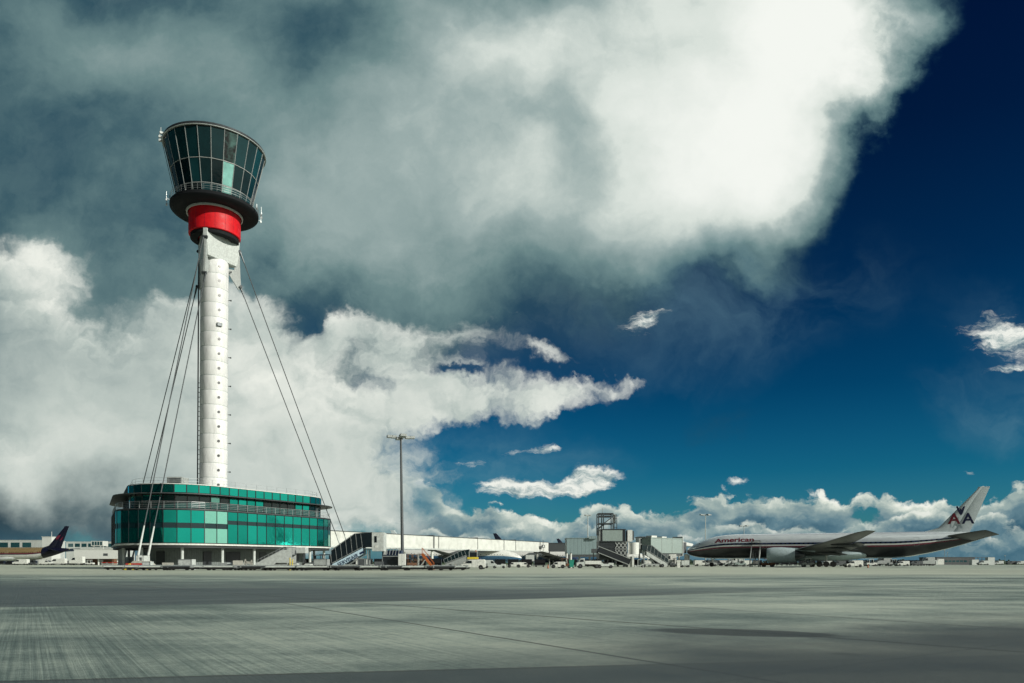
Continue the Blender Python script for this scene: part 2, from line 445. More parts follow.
M['core'] = mat('ribbed_grey_wall', (.15, .175, .17), .6, var=.10, ribs=('x', .45, .04), dirt=.2)
M['tealgrey'] = mat('blue_grey_cladding', (.22, .30, .31), .5, var=.05, dirt=.12, ribs=('x', 1.2, .02))
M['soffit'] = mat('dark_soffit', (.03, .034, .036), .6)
M['roof'] = mat('roof_membrane', (.45, .47, .45), .85)
M['gold'] = mat('gold_paint', (.27, .20, .10), .3, .2)
M['purple'] = mat('dark_purple_paint', (.007, .008, .022), .3)
M['maroon'] = mat('maroon_paint', (.16, .02, .045), .3)
M['navy'] = mat('navy_paint', (.010, .016, .035), .3)
M['tailgrey'] = mat('tail_grey_paint', (.60, .68, .70), .35, var=.04)
M['alu'] = mat('polished_aluminium', (.84, .92, .96), .22, .45, var=.05, scale=.5, stretch=(1, 1, 2))
M['belly'] = mat('dull_shaded_belly_metal', (.045, .048, .052), .36, .4, var=.15, scale=.5)  # dull metal; shade below the fuselage is put into its colour
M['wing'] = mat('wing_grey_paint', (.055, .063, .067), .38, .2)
M['nacelle'] = mat('nacelle_paint', (.40, .50, .52), .4)
M['bluebelly'] = mat('mid_blue_paint', (.04, .12, .22), .3)
M['crimson'] = mat('crimson_lettering', (.14, .006, .018), .5)
M['navyletter'] = mat('navy_lettering', (.01, .015, .06), .4)
M['tyre'] = M['black']
M['bridge'] = mat('bridge_grey_green', (.27, .34, .32), .5, var=.05, dirt=.15)
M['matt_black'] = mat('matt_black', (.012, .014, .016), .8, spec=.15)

def glass_mat(name, col, rough=.05, metal=0.0, var=.18, spec=.6, nsc=.35):
    m = bpy.data.materials.new(name); m.use_nodes = True
    nt = m.node_tree; g = G(nt); b = nt.nodes['Principled BSDF']
    oi = g.n('ShaderNodeObjectInfo').outputs['Random']
    tc = g.n('ShaderNodeTexCoord').outputs['Object']
    nz = g.noise(tc, nsc, 3.0, .5)
    k = g.add(g.mul(g.sub(oi, .5), var * 2), g.mul(g.sub(nz, .5), var * 1.5))
    c = g.v('SCALE', tuple(col), scale=g.add(1.0, k))
    nt.links.new(c, b.inputs['Base Color'])
    b.inputs['Roughness'].default_value = rough
    b.inputs['Metallic'].default_value = metal
    b.inputs['Specular IOR Level'].default_value = spec
    bp = g.n('ShaderNodeBump'); bp.inputs['Distance'].default_value = .012; bp.inputs['Strength'].default_value = .5
    g.put(bp.inputs['Height'], g.noise(tc, .8, 2.0, .5)); nt.links.new(bp.outputs[0], b.inputs['Normal'])
    return m
M['teal'] = glass_mat('teal_glass', (.018, .42, .33), .07, .96)
M['teal_pale'] = glass_mat('pale_teal_glass', (.25, .62, .50), .10, .6, var=.08)
M['teal_dark'] = glass_mat('dark_teal_glass', (.006, .06, .055), .06)
M['band'] = glass_mat('dark_band_glass', (.006, .022, .026), .08)
M['cabglass'] = glass_mat('cab_glass', (.006, .030, .034), .05, spec=.28, var=.7, nsc=.25)
M['cabglint'] = glass_mat('cab_glass_painted_glint', (.12, .27, .24), .10, var=1.1, nsc=.75)  # pale pane: a bright sky reflection painted into the glass colour
M['winglass'] = glass_mat('vehicle_glass', (.012, .018, .022), .06)
M['dimglass'] = glass_mat('terminal_glass', (.02, .07, .08), .08)

# ================================================================ ground
def build_ground():
    m = bpy.data.materials.new('apron_concrete'); m.use_nodes = True
    nt = m.node_tree; g = G(nt); b = nt.nodes['Principled BSDF']
    P = g.n('ShaderNodeNewGeometry').outputs['Position']
    P = g.mapping(P, sc=(1, 1, 0))
    X, Y, _ = g.xyz(P)
    az = R(-33.3)
    rot = g.mapping(P, rot=(0, 0, az * 1.0), kind='POINT')       # x: across the brushing, y: along it
    rot = g.comb(g.add(g.mul(X, math.cos(az)), g.mul(Y, -math.sin(az))), g.add(g.mul(X, math.sin(az)), g.mul(Y, math.cos(az))), 0.0)
    T, L, _ = g.xyz(rot)
    big = g.noise(g.mapping(P, sc=(.5, 1.6, 1)), .05, 5.0, .6)
    mid = g.noise(g.mapping(P, sc=(1, 1, 1)), .35, 6.0, .62)
    fine = g.noise(P, 9.0, 4.0, .7)
    grit = g.noise(P, 70.0, 3.0, .7)
    st1 = g.noise(g.mapping(rot, sc=(24.0, .16, 1)), 1.0, 4.0, .7)
    mott = g.noise(g.mapping(P, sc=(.35, .8, 1), loc=(2.2, 5, 0)), .45, 6.0, .65)
    st2 = g.noise(g.mapping(rot, sc=(1.3, .02, 1), loc=(3, 1, 0)), 1.0, 3.0, .6)
    st3 = g.noise(g.mapping(rot, sc=(.10, .9, 1), loc=(3, 1, 0)), 1.0, 4.0, .6)
    near = g.mr(Y, 90.0, 8.0, 0.0, 1.0)
    left = g.mr(g.add(X, g.mul(Y, .15)), 14.0, -4.0, .22, 1.0)
    # base concrete
    v = g.add(.5, g.mul(g.sub(big, .5), 1.3))
    v = g.add(v, g.mul(g.sub(mid, .5), .45))
    v = g.add(v, g.mul(g.sub(mott, .5), 1.15))
    v = g.add(v, g.mul(g.mul(g.mul(g.sub(st1, .5), .70), near), left))
    v = g.add(v, g.mul(g.mul(g.sub(st2, .5), .22), near))
    v = g.add(v, g.mul(g.sub(st3, .5), .25))
    v = g.sub(v, g.mr(X, 0.0, -9.0, 0.0, .10))
    v = g.add(v, g.mul(g.sub(fine, .5), .45))
    v = g.add(v, g.mul(g.sub(grit, .5), .75))
    col = g.ramp(v, [(0.0, (.040, .062, .062)), (.28, (.13, .18, .165)), (.56, (.33, .395, .345)), (1.0, (.60, .66, .55))])
    # slab joints
    jn = None
    def joint(col, u, per, off, wid, amt):
        k = g.m('PINGPONG', g.add(u, off), per / 2)
        return g.mix(g.mul(g.mr(k, wid, wid * .3), amt), col, (.055, .065, .062))
    wob = g.mul(g.sub(mid, .5), .12)
    col = joint(col, g.add(T, wob), 7.5, 2.0, .055, .75)
    col = joint(col, g.add(L, wob), 7.5, 3.1, .04, .35)
    spots = g.noise(g.mapping(P, loc=(9, 3, 0)), .9, 3.0, .5)
    col = g.mix(g.mul(g.mr(spots, .68, .76), .45), col, (.06, .065, .06))
    # darker lane crossing the stand (a long wedge)
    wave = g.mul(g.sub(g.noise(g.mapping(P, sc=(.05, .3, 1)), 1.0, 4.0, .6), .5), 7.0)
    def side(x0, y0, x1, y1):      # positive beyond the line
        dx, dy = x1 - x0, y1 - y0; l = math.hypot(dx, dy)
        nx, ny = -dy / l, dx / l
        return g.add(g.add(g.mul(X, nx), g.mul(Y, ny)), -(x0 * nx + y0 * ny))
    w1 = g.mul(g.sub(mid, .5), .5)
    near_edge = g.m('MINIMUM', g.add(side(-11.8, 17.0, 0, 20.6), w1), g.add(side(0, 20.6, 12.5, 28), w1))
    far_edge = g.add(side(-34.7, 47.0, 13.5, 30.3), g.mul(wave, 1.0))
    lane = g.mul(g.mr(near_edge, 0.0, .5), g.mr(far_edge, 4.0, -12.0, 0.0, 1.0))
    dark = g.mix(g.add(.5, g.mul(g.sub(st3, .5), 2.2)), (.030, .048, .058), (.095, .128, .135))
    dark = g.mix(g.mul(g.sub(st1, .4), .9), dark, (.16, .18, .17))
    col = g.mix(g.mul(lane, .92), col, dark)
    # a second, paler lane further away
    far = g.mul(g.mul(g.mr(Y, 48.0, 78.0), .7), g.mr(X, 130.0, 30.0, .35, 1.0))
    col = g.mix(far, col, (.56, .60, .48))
    # asphalt strip across the foreground, colour deepened to imitate vignette, with a tar seam
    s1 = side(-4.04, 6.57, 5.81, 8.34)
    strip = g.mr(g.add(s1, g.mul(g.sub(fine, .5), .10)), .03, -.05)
    asph_shaded = g.mix(g.mr(g.add(mid, g.mul(g.sub(grit, .5), .9)), .2, .8), (.026, .038, .046), (.072, .092, .096))
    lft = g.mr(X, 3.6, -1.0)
    col = g.mix(g.mul(g.mul(strip, .8), g.add(.25, g.mul(lft, .75))), col, asph_shaded)
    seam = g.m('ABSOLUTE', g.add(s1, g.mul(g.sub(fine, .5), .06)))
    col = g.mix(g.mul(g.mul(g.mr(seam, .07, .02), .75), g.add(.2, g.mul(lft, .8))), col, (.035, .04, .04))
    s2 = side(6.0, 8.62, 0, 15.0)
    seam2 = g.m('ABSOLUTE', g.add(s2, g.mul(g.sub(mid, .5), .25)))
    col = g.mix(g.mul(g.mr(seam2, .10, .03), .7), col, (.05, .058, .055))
    # cloud shade and vignette painted into the ground at right, plus a dark patch
    shade_edge = g.add(side(-2.5, 8.0, 9, 13.5), g.mul(g.sub(mid, .5), 4.5))
    painted_shade = g.mul(g.mr(shade_edge, 2.5, -2.5), g.mr(X, -3.0, 3.0))
    col = g.mix(g.mul(painted_shade, .85), col, g.mix(g.mr(grit, .3, .7), (.024, .034, .042), (.055, .07, .076)))
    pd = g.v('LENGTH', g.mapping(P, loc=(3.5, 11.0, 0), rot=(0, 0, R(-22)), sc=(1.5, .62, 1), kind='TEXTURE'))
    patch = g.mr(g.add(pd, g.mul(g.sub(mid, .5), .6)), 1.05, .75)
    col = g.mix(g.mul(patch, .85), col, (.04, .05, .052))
    # grass far beyond the apron
    grass = g.mr(g.add(Y, g.mul(g.sub(big, .5), 60)), 330, 360)
    col = g.mix(grass, col, (.06, .10, .035))
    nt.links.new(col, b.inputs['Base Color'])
    g.put(b.inputs['Roughness'], g.mr(v, .2, .8, .62, .88))
    b.inputs['Specular IOR Level'].default_value = .35
    bp = g.n('ShaderNodeBump'); bp.inputs['Distance'].default_value = .012; bp.inputs['Strength'].default_value = .9
    g.put(bp.inputs['Height'], g.add(g.mul(g.add(fine, grit), .5), g.mul(g.mul(st1, left), .8)))
    nt.links.new(bp.outputs[0], b.inputs['Normal'])
    mb = MB()
    xs = [-6000, -600, -120, -30, 0, 30, 120, 600, 6000]; ys = [-400, -30, 0, 15, 40, 120, 400, 1500, 9000]
    for i in range(len(xs) - 1):
        for j in range(len(ys) - 1):
            mb.face([(xs[i], ys[j], 0), (xs[i + 1], ys[j], 0), (xs[i + 1], ys[j + 1], 0), (xs[i], ys[j + 1], 0)])
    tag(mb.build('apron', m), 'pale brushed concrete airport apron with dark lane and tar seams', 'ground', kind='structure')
build_ground()

# ================================================================ base building
CX, CY = -57.0, 139.5
RB, HX, HY = 10.5, 10.3, 5.95
def perimeter(off, step=None, n=None, z=0):
    """points and outward normals round the rounded triangle, starting at the middle of the right wall's corner; local to the building"""
    r = RB + off
    cs = [(0, -2 * HY), (HX, HY), (-HX, HY)]
    segs = []
    angs = [(-150, -30), (-30, 90), (90, 210)]
    Ls = []
    side = math.hypot(HX, 3 * HY)
    total = 3 * side + 2 * math.pi * r
    def point(s):
        s = s % total
        arc = r * R(120)
        for i in range(3):
            c = cs[i]; a0, a1 = angs[i]
            if s < arc:
                a = R(a0) + s / r
                return (c[0] + r * math.cos(a), c[1] + r * math.sin(a)), (math.cos(a), math.sin(a))
            s -= arc
            if s < side:
                c2 = cs[(i + 1) % 3]; a = R(a1)
                p = (c[0] + r * math.cos(a), c[1] + r * math.sin(a)); q = (c2[0] + r * math.cos(a), c2[1] + r * math.sin(a))
                t = s / side
                return (p[0] + (q[0] - p[0]) * t, p[1] + (q[1] - p[1]) * t), (math.cos(a), math.sin(a))
            s -= side
        return point(0)
    n = n or int(round(total / step))
    return [point(total * i / n) for i in range(n)]
def ring_band(mb, off0, z0, off1, z1, n=96, m=0):
    a = perimeter(off0, n=n); b = perimeter(off1, n=n)
    for i in range(n):
        j = (i + 1) % n
        mb.face([(*a[i][0], z0), (*a[j][0], z0), (*b[j][0], z1), (*b[i][0], z1)], m)
def cap(mb, off, z, n=96, m=0):
    mb.face([(*p, z) for p, _ in perimeter(off, n=n)], m)

def build_base():
    T = thing('control_building', 'teal glass round-cornered control building on white columns at foot of tower', 'building', (CX, CY, 0))
    NP = 62
    rng = random.Random(4)
    pts = perimeter(0, n=NP)
    def visible(i):
        (x, y), (nx, ny) = pts[i]
        wx, wy = x + CX, y + CY
        return (nx * wx + ny * wy) < 3.0
    def panel(name, i, off, spans, mats, gap=.07, n=NP):
        ps = perimeter(off, n=n)
        a, b = Vector(ps[i][0]), Vector(ps[(i + 1) % n][0])
        d = (b - a).normalized(); nn = Vector((d.y, -d.x))
        a2, b2 = a + d * gap, b - d * gap
        mb = MB()
        for (z0, z1, mi) in spans:
            ai, bi = a2 - nn * .06, b2 - nn * .06
            vs = [(*a2, z0), (*b2, z0), (*b2, z1), (*a2, z1), (*ai, z0), (*bi, z0), (*bi, z1), (*ai, z1)]
            mb.raw(vs, [(0, 1, 2, 3), (7, 6, 5, 4), (0, 4, 5, 1), (2, 6, 7, 3), (0, 3, 7, 4), (1, 5, 6, 2)], mi)
        return mb
    # which panels get the paler glass (the two by the corner)
    hid = MB()
    for i in range(NP):
        (x, y), nrm = pts[i]
        mid_px = 512 + F_PX * (x + CX) / (y + CY)
        main = M['teal_pale'] if 203 < mid_px < 226 and y < -8 else M['teal']
        sp = [(4.25, 7.40, 0), (8.08, 9.45, 0)] if (mid_px > 227 and nrm[0] > .5) else [(4.25, 6.60, 0), (7.45, 9.45, 0)]
        if visible(i):
            panel('window', i, .0, sp, 0).build('window', [main], T)
            up = main if rng.random() < .35 else M['teal_dark']
            panel('u', i, -2.0, [(9.95, 11.0, 0)], 0).build('terrace_window', [M['teal_dark']], T)
            panel('u', i, -2.0, [(11.1, 12.0, 0)], 0).build('clerestory_window', [up], T)
            panel('f', i, -1.85, [(12.5, 13.75, 0)], 0).build('fascia_panel', [M['teal']], T)
        else:
            for (o_, s_) in ((0, sp), (-2.0, [(9.95, 12.0, 0)]), (-1.85, [(12.5, 13.75, 0)])):
                q = panel('x', i, o_, s_, 0); hid.raw(q.v, q.f, 0)
    tag(hid.build('rear_glazing', [M['teal_dark']], T), kind='stuff')
    # dark frame behind and between the panes
    fr = MB()
    ring_band(fr, -.09, 4.1, -.09, 9.6, NP)
    for (p, nr) in pts:
        d = Vector((-nr[1], nr[0])); p = Vector(p)
        a, b = p - d * .055, p + d * .055; o_ = Vector(nr) * .05; i_ = Vector(nr) * -.1
        fr.raw([(*(a + i_), 4.1), (*(b + i_), 4.1), (*(b + o_), 4.1), (*(a + o_), 4.1), (*(a + i_), 9.6), (*(b + i_), 9.6), (*(b + o_), 9.6), (*(a + o_), 9.6)],
               [(0, 3, 2, 1), (4, 5, 6, 7), (0, 1, 5, 4), (1, 2, 6, 5), (2, 3, 7, 6), (3, 0, 4, 7)])
    for z in (4.2, 9.5):
        ring_band(fr, .02, z - .04, .02, z + .04, NP)
    fr.build('curtain_wall_frame', M['black_paint'], T, fix=False)
    sp = MB(); ring_band(sp, -.05, 6.5, -.05, 8.2, NP); sp.build('spandrel_band', M['band'], T, fix=False)
    sl_ = MB(); ring_band(sl_, .06, 3.85, .06, 4.1); ring_band(sl_, -.3, 3.85, .06, 3.85); ring_band(sl_, .06, 4.1, -.1, 4.12)
    sl_.build('sill_band', M['white'], T)
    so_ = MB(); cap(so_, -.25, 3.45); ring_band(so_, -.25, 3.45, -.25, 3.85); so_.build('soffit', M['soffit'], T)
    # terrace
    te = MB(); ring_band(te, .05, 9.6, .05, 9.75); ring_band(te, .05, 9.75, -2.2, 9.78); te.build('terrace_deck', M['dgrey'], T)
    ra = MB(); rp = perimeter(-.15, n=NP)
    for (p, _) in rp: ra.tube((*p, 9.75), (*p, 10.85), .03, n=5)
    for z in (10.05, 10.32, 10.59, 10.85):
        ring = perimeter(-.15, n=NP)
        for i in range(NP): ra.tube((*ring[i][0], z), (*ring[(i + 1) % NP][0], z), .022 if z < 10.8 else .035, n=4, caps=False)
    ra.build('terrace_railing', M['steel'], T, fix=False)
    uw = MB(); ring_band(uw, -2.09, 9.75, -2.09, 12.3, NP)
    for (p, nr) in perimeter(-2.0, n=NP): uw.box(-.05, .05, -.1, .1, 9.75, 12.3, rz=math.atan2(nr[1], nr[0]), o=(*p, 0))
    uw.build('upper_wall_frame', M['black_paint'], T, fix=False)
    ca = MB()
    ring_band(ca, -2.2, 12.42, .35, 12.18); ring_band(ca, .35, 12.08, .35, 12.18); ring_band(ca, -2.2, 12.25, .35, 12.08)
    ca.build('canopy', M['dgrey'], T)
    pf = MB(); ring_band(pf, -1.94, 12.3, -1.94, 13.8, NP)
    for (p, nr) in perimeter(-1.88, n=NP): pf.box(-.07, .07, -.08, .08, 12.4, 13.8, rz=math.atan2(nr[1], nr[0]), o=(*p, 0))
    pf.build('parapet_frame', M['black_paint'], T, fix=False)
    rf = MB(); ring_band(rf, -1.8, 13.8, -1.8, 13.92); ring_band(rf, -1.8, 13.92, -2.3, 13.92); cap(rf, -2.2, 13.85); rf.build('roof', M['white'], T)
    rr = MB(); rq = perimeter(-2.6, n=48)
    for i in range(48):
        rr.tube((*rq[i][0], 13.85), (*rq[i][0], 14.9), .025, n=4)
        for z in (14.4, 14.9): rr.tube((*rq[i][0], z), (*rq[(i + 1) % 48][0], z), .02, n=4, caps=False)
    rr.build('roof_railing', M['steel'], T, fix=False)
    # small roof plant: louvred box beside the mast
    pl = MB(); pl.box(-5.6, -2.9, -6.2, -3.2, 13.85, 16.6); ob = pl.build('plant_room', M['grey'], T)
    lv = MB()
    for k in range(7): lv.box(-5.45, -3.05, -6.28, -6.2, 14.2 + k * .33, 14.4 + k * .33)
    lv.build('louvre', M['dgrey'], ob)
    # ground floor
    co = MB(); a = perimeter(-5.2, n=72)
    ring_band(co, -5.2, 0, -5.2, 3.5, 72); co.build('ground_floor_wall', M['core'], T)
    kk = perimeter(-1.3, n=18)
    for i, (p, nr) in enumerate(kk):
        wx, wy = p[0] + CX, p[1] + CY
        MB().tube((0, 0, 0), (0, 0, 3.5), .24, n=14).build('column', M['lgrey'], T, (*p, 0))
    dn = perimeter(-5.12, n=72)
    for i in (3, 9, 13, 18, 24, 28, 33, 68, 62):
        (p, nr) = dn[i]; wdt = 1.5 if i % 3 else .8
        MB().box(-wdt, wdt, -.05, .12, 0, 2.9).build('door', M['black_paint'] if i % 2 else M['dgrey'], T, (*p, 0), math.atan2(nr[1], nr[0]) + math.pi / 2)
    # aerials on the roof's far left
    for (u, w_, h) in ((-16, 4, 1.9), (-15.2, 2, 1.2), (6, 2, 1.3), (12.5, 6.5, 1.2)):
        MB().tube((0, 0, 0), (0, 0, h), .04, n=6).box(-.25, .25, -.03, .03, h * .6, h * .6 + .05).build('roof_aerial', M['steel'], T, (u, w_, 13.85))
    return T
build_base()

# ================================================================ tower
def build_tower():
    T = thing('control_tower', 'tall white steel mast with red drum and dark glass cab stayed by cables', 'control tower', (CX, CY, 0))
    RS = 2.5
    # shaft in rings
    prof = []
    z = 0.0; H = 58.1; seg = 2.73
    z0 = 13.0 - seg * 5
    ks = []
    zz = 0.6
    prof.append((RS, 0))
    while zz < H - .5:
        prof += [(RS + .0, zz - .08), (RS - .04, zz - .06), (RS - .04, zz + .06), (RS - .03, zz + .08)]
        ks.append(zz); zz += seg
    prof += [(RS, H - .3), (RS - .1, H - .1), (RS - .35, H + .05), (0.01, H + .5)]
    MB().lathe(prof, 64, mfun=lambda j: 1 if (j % 4 in (1, 2, 3) and j < len(ks) * 4) else 0).build('shaft', [M['shaft'], M['lgrey']], T)
    # portholes, camera/right side
    va = math.atan2(-CY, -CX)      # direction from the tower to the viewer
    def on(ang, r, z): return (r * math.cos(ang), r * math.sin(ang), z)
    for i, k in enumerate(ks[4:]):
        zc = k + seg / 2
        a = va + R(20)
        r_ = .28 if i != 12 else .42
        p = Vector(on(a, RS - .04, zc)); q = Vector(on(a, RS + .05, zc))
        MB().tube(p, q, r_ * .9, n=14).build('porthole', M['black_paint'], T)
        if i % 2 == 0:
            a = va + R(88)
            MB().bar(on(a, RS - .05, zc), on(a, RS + .42, zc), .12, .12).box(-.1, .1, -.1, .1, -.12, .12, o=on(a, RS + .42, zc)).build('bracket', M['dsteel'], T)
    # maintenance box on the shaft
    a = va + R(20)
    MB().box(-.1, .35, -.45, .45, -.3, .3, rz=a, o=on(a, RS, 45.6)).build('inspection_hatch', M['dsteel'], T)
    # access ladder and rail up the shaded side
    lad = MB()
    for da in (-86, -97):
        a = va + R(da)
        lad.bar(on(a, RS + .3, 13.9), on(a, RS + .3, 58), .16, .16)
    zq = 14.2
    while zq < 58:
        lad.bar(on(va + R(-86), RS + .3, zq), on(va + R(-97), RS + .3, zq), .06, .06)
        if int(zq * 10) % 3 == 0: lad.bar(on(va + R(-91), RS - .1, zq), on(va + R(-91), RS + .35, zq), .1, .1)
        zq += .45
    lad.build('ladder', M['dsteel'], T, fix=False)
    # head: triangular casing with a fin towards each pair of stays
    dirs = [R(-90), R(30), R(150)]
    def tri(rc, cut, z):
        out = []
        for a in dirs:
            c = Vector((math.cos(a), math.sin(a))) * rc; t = Vector((-math.sin(a), math.cos(a))) * cut
            out += [(*(c - t), z), (*(c + t), z)]
        return out
    hd = MB(); hd.loft([tri(3.9, .35, 57.9), tri(4.3, .35, 60), tri(4.45, .35, 62.75)], smooth=False)
    hd.build('head_casing', M['lgrey'], T)
    sg = MB()
    for a in dirs:      # panel joints
        pass
    for a in dirs:
        poly = [(2.3, 57.3), (3.0, 57.2), (4.05, 57.2), (4.05, 58.0), (4.75, 54.1), (4.45, 53.6), (4.2, 54.0)]
        poly = [(2.2, 57.2), (2.3, 56.6), (4.3, 53.6), (4.75, 53.9), (4.55, 58.0), (4.5, 61.2), (3.9, 61.2), (3.5, 57.2)]
        m_ = MB().prism(poly, -.16, .16, 'y')
        f_ = m_.build('cable_fin', M['grey'], T, rz=a)
        MB().tube((4.7, -.45, 54.2), (4.7, .45, 54.2), .28, n=12).build('pin', M['dsteel'], f_)
        MB().tube((4.45, -.45, 60.9), (4.45, .45, 60.9), .28, n=12).build('pin', M['dsteel'], f_)
    # stays
    for a in dirs:
        A_ = Vector((math.cos(a), math.sin(a), 0)); t = Vector((-math.sin(a), math.cos(a), 0))
        foot = A_ * 26.5
        RO = .7
        for sgn, (r_, z_) in ((-1, (4.5, 60.9)), (1, (4.75, 54.2))):
            top = A_ * r_ + t * (.3 * sgn) + Vector((0, 0, z_)); bot = foot + t * (.42 * sgn * (-1 if a > 2 else 1)) - A_ * (RO * sgn) + Vector((0, 0, 1.9))
            d = (bot - top).normalized()
            c = MB().tube(top, bot, .085, n=8).build('stay_cable', M['dgrey'], T)
            MB().tube(bot - d * 5.2, bot - d * .2, .11, .19, n=10).build('socket', M['lgrey'], c)
            MB().tube(top + d * .1, top + d * 2.2, .2, .11, n=10).build('socket', M['dsteel'], c)
        bl = MB(); n_ = math.atan2(A_.y, A_.x)
        bl.prism([(-1.9, 0), (1.9, 0), (1.3, .7), (.6, 1.3), (-.8, 1.3), (-1.3, .8)], -1.5, 1.5, 'y')
        b_ = bl.build('anchor_block', M['concrete'], T, tuple(foot), n_ + math.pi / 2, bevel=.05)
        MB().box(-.62, -.25, -.9, .9, 1.25, 2.1).box(.25, .62, -.9, .9, 1.25, 2.1).box(-.25, .25, -.7, .7, 1.25, 1.5).build('clevis', M['lgrey'], b_)
    # red drum
    RD = 4.6
    MB().lathe([(2.6, 62.65), (RD - .1, 62.65), (RD, 62.75), (RD, 66.9), (RD - .2, 67.0)], 64).build('red_drum', M['red'], T)
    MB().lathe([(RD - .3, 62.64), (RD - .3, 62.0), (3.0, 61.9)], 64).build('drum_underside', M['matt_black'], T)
    rb = MB()
    for i in range(16):
        a = 2 * math.pi * i / 16
        rb.bar(on(a, RD + .004, 62.8), on(a, RD + .004, 66.9), .03, .03)
    rb.build('drum_seam', M['maroon'], T, fix=False)
    # gallery
    RG = 7.85
    MB().lathe([(RD - .2, 67.0), (RG - 1.2, 66.75), (RG - .15, 67.2), (RG, 67.4), (RG, 67.85), (RG - .1, 68.0), (RD, 68.0)], 72).build('gallery_deck', M['matt_black'], T)
    MB().lathe([(4.75, 66.95), (4.8, 66.62), (5.0, 66.62), (5.05, 66.95)], 64).build('gallery_lip', M['lgrey'], T)
    gr = MB()
    for i in range(44):
        a = 2 * math.pi * i / 44; a2 = 2 * math.pi * (i + 1) / 44
        gr.tube(on(a, RG - .12, 67.9), on(a, RG - .02, 69.1), .03, n=4)
        for z_ in (68.3, 68.7, 69.1): gr.tube(on(a, RG - .06, z_), on(a2, RG - .06, z_), .022, n=4, caps=False)
    gr.build('gallery_railing', M['steel'], T, fix=False)
    # cab: 22 flat panes leaning out
    NC = 24; r0, zb, r1, zt = 6.3, 68.0, 8.92, 79.05
    def rad(z): return r0 + (r1 - r0) * (z - zb) / (zt - zb)
    off = va + R(10)
    def cp(i, z, e=0.0): return Vector(on(off + 2 * math.pi * i / NC, rad(z) + e, z))
    levels = [(68.3, 69.75), (69.9, 73.75), (73.9, 78.8)]
    fr = MB()
    for i in range(NC):
        # outer mullions
        fr.bar(cp(i, zb, .03), cp(i, zt, .03), .08, .09)
        for z_ in (68.1, 69.82, 73.82, 78.95):
            fr.bar(cp(i, z_, .02), cp(i + 1, z_, .02), .08, .09)
    fr.build('cab_frame', M['grey'], T, fix=False)
    for i in range(NC):
        ph = (i + .5) / NC * 360 + 10
        ph = (ph + 180) % 360 - 180
        pale = 12 < ph < 24
        for k, (a_, b_) in enumerate(levels):
            P = [cp(i, a_), cp(i + 1, a_), cp(i + 1, b_), cp(i, b_)]
            mid = (P[0] + P[2]) / 2
            ins = [p.lerp(mid, .02) for p in P]
            nrm = (P[1] - P[0]).cross(P[3] - P[0]).normalized() * .04
            mm = M['cabglint'] if pale else M['cabglass']
            vs = ins + [p - nrm for p in ins]
            MB().raw(vs, [(0, 1, 2, 3), (7, 6, 5, 4), (0, 4, 5, 1), (1, 5, 6, 2), (2, 6, 7, 3), (3, 7, 4, 0)]).build('cab_window' if k else 'cab_sill_window', mm, T)
    MB().lathe([(r1 - .5, 78.95), (r1 + .12, 78.97), (r1 + .22, 79.1), (r1 + .12, 79.5), (r1 - .6, 79.65), (.02, 79.9)], 66).build('cab_roof', M['dsteel'], T)
    MB().lathe([(r1 + .1, 78.9), (r1 + .24, 78.93), (r1 + .24, 79.0), (r1 + .1, 79.02)], 66).build('roof_trim', M['lgrey'], T)
    MB().lathe([(.02, 68.25), (5.9, 68.25), (5.9, 68.15), (.02, 68.15)], 40).build('cab_floor', M['dgrey'], T)
    MB().lathe([(2.2, 68.1), (2.2, 79.0)], 24).build('cab_core', M['dgrey'], T)
    # cables and lights hung on the outside left, aerials
    s1 = MB()
    for da in (-76, -88, -100):
        a = va + R(da); s1.tube(on(a, r1 + .35, 79.3), on(a, 6.8, 68.4), .035, n=5)
    s1.build('downlead', M['dsteel'], T, fix=False)
    for da in (-75, -84, -92):
        a = va + R(da)
        MB().box(-.25, .45, -.18, .18, -.15, .2, rz=a, o=on(a, r1 + .35, 79.2)).tube(on(a, r1 + .6, 79.2), on(a, r1 + .6, 80.2), .05, n=6).build('flood_light', M['lgrey'], T)
    for da, h in ((-80, 1.3), (-95, .8), (60, .7), (78, 1.4), (86, .9), (98, 1.1)):
        a = va + R(da)
        MB().bar(on(a, RG - .05, 67.8), on(a, RG + .55, 68.0), .06, .06).tube(on(a, RG + .55, 67.5), on(a, RG + .55, 67.9 + h), .045, n=6).box(-.14, .14, -.1, .1, -.16, .16, rz=a, o=on(a, RG + .55, 67.7)).build('gallery_aerial', M['steel'], T)
    for (x, y, h) in ((1, 2, 2.2), (-2, 1, 1.5), (0, -3, 1.0)):
        MB().tube((x, y, 79.8), (x, y, 79.8 + h * .4), .05, n=6).build('roof_mast', M['steel'], T)
    T.location.x += .25
    T.rotation_euler = (0, .0055, 0)
build_tower()

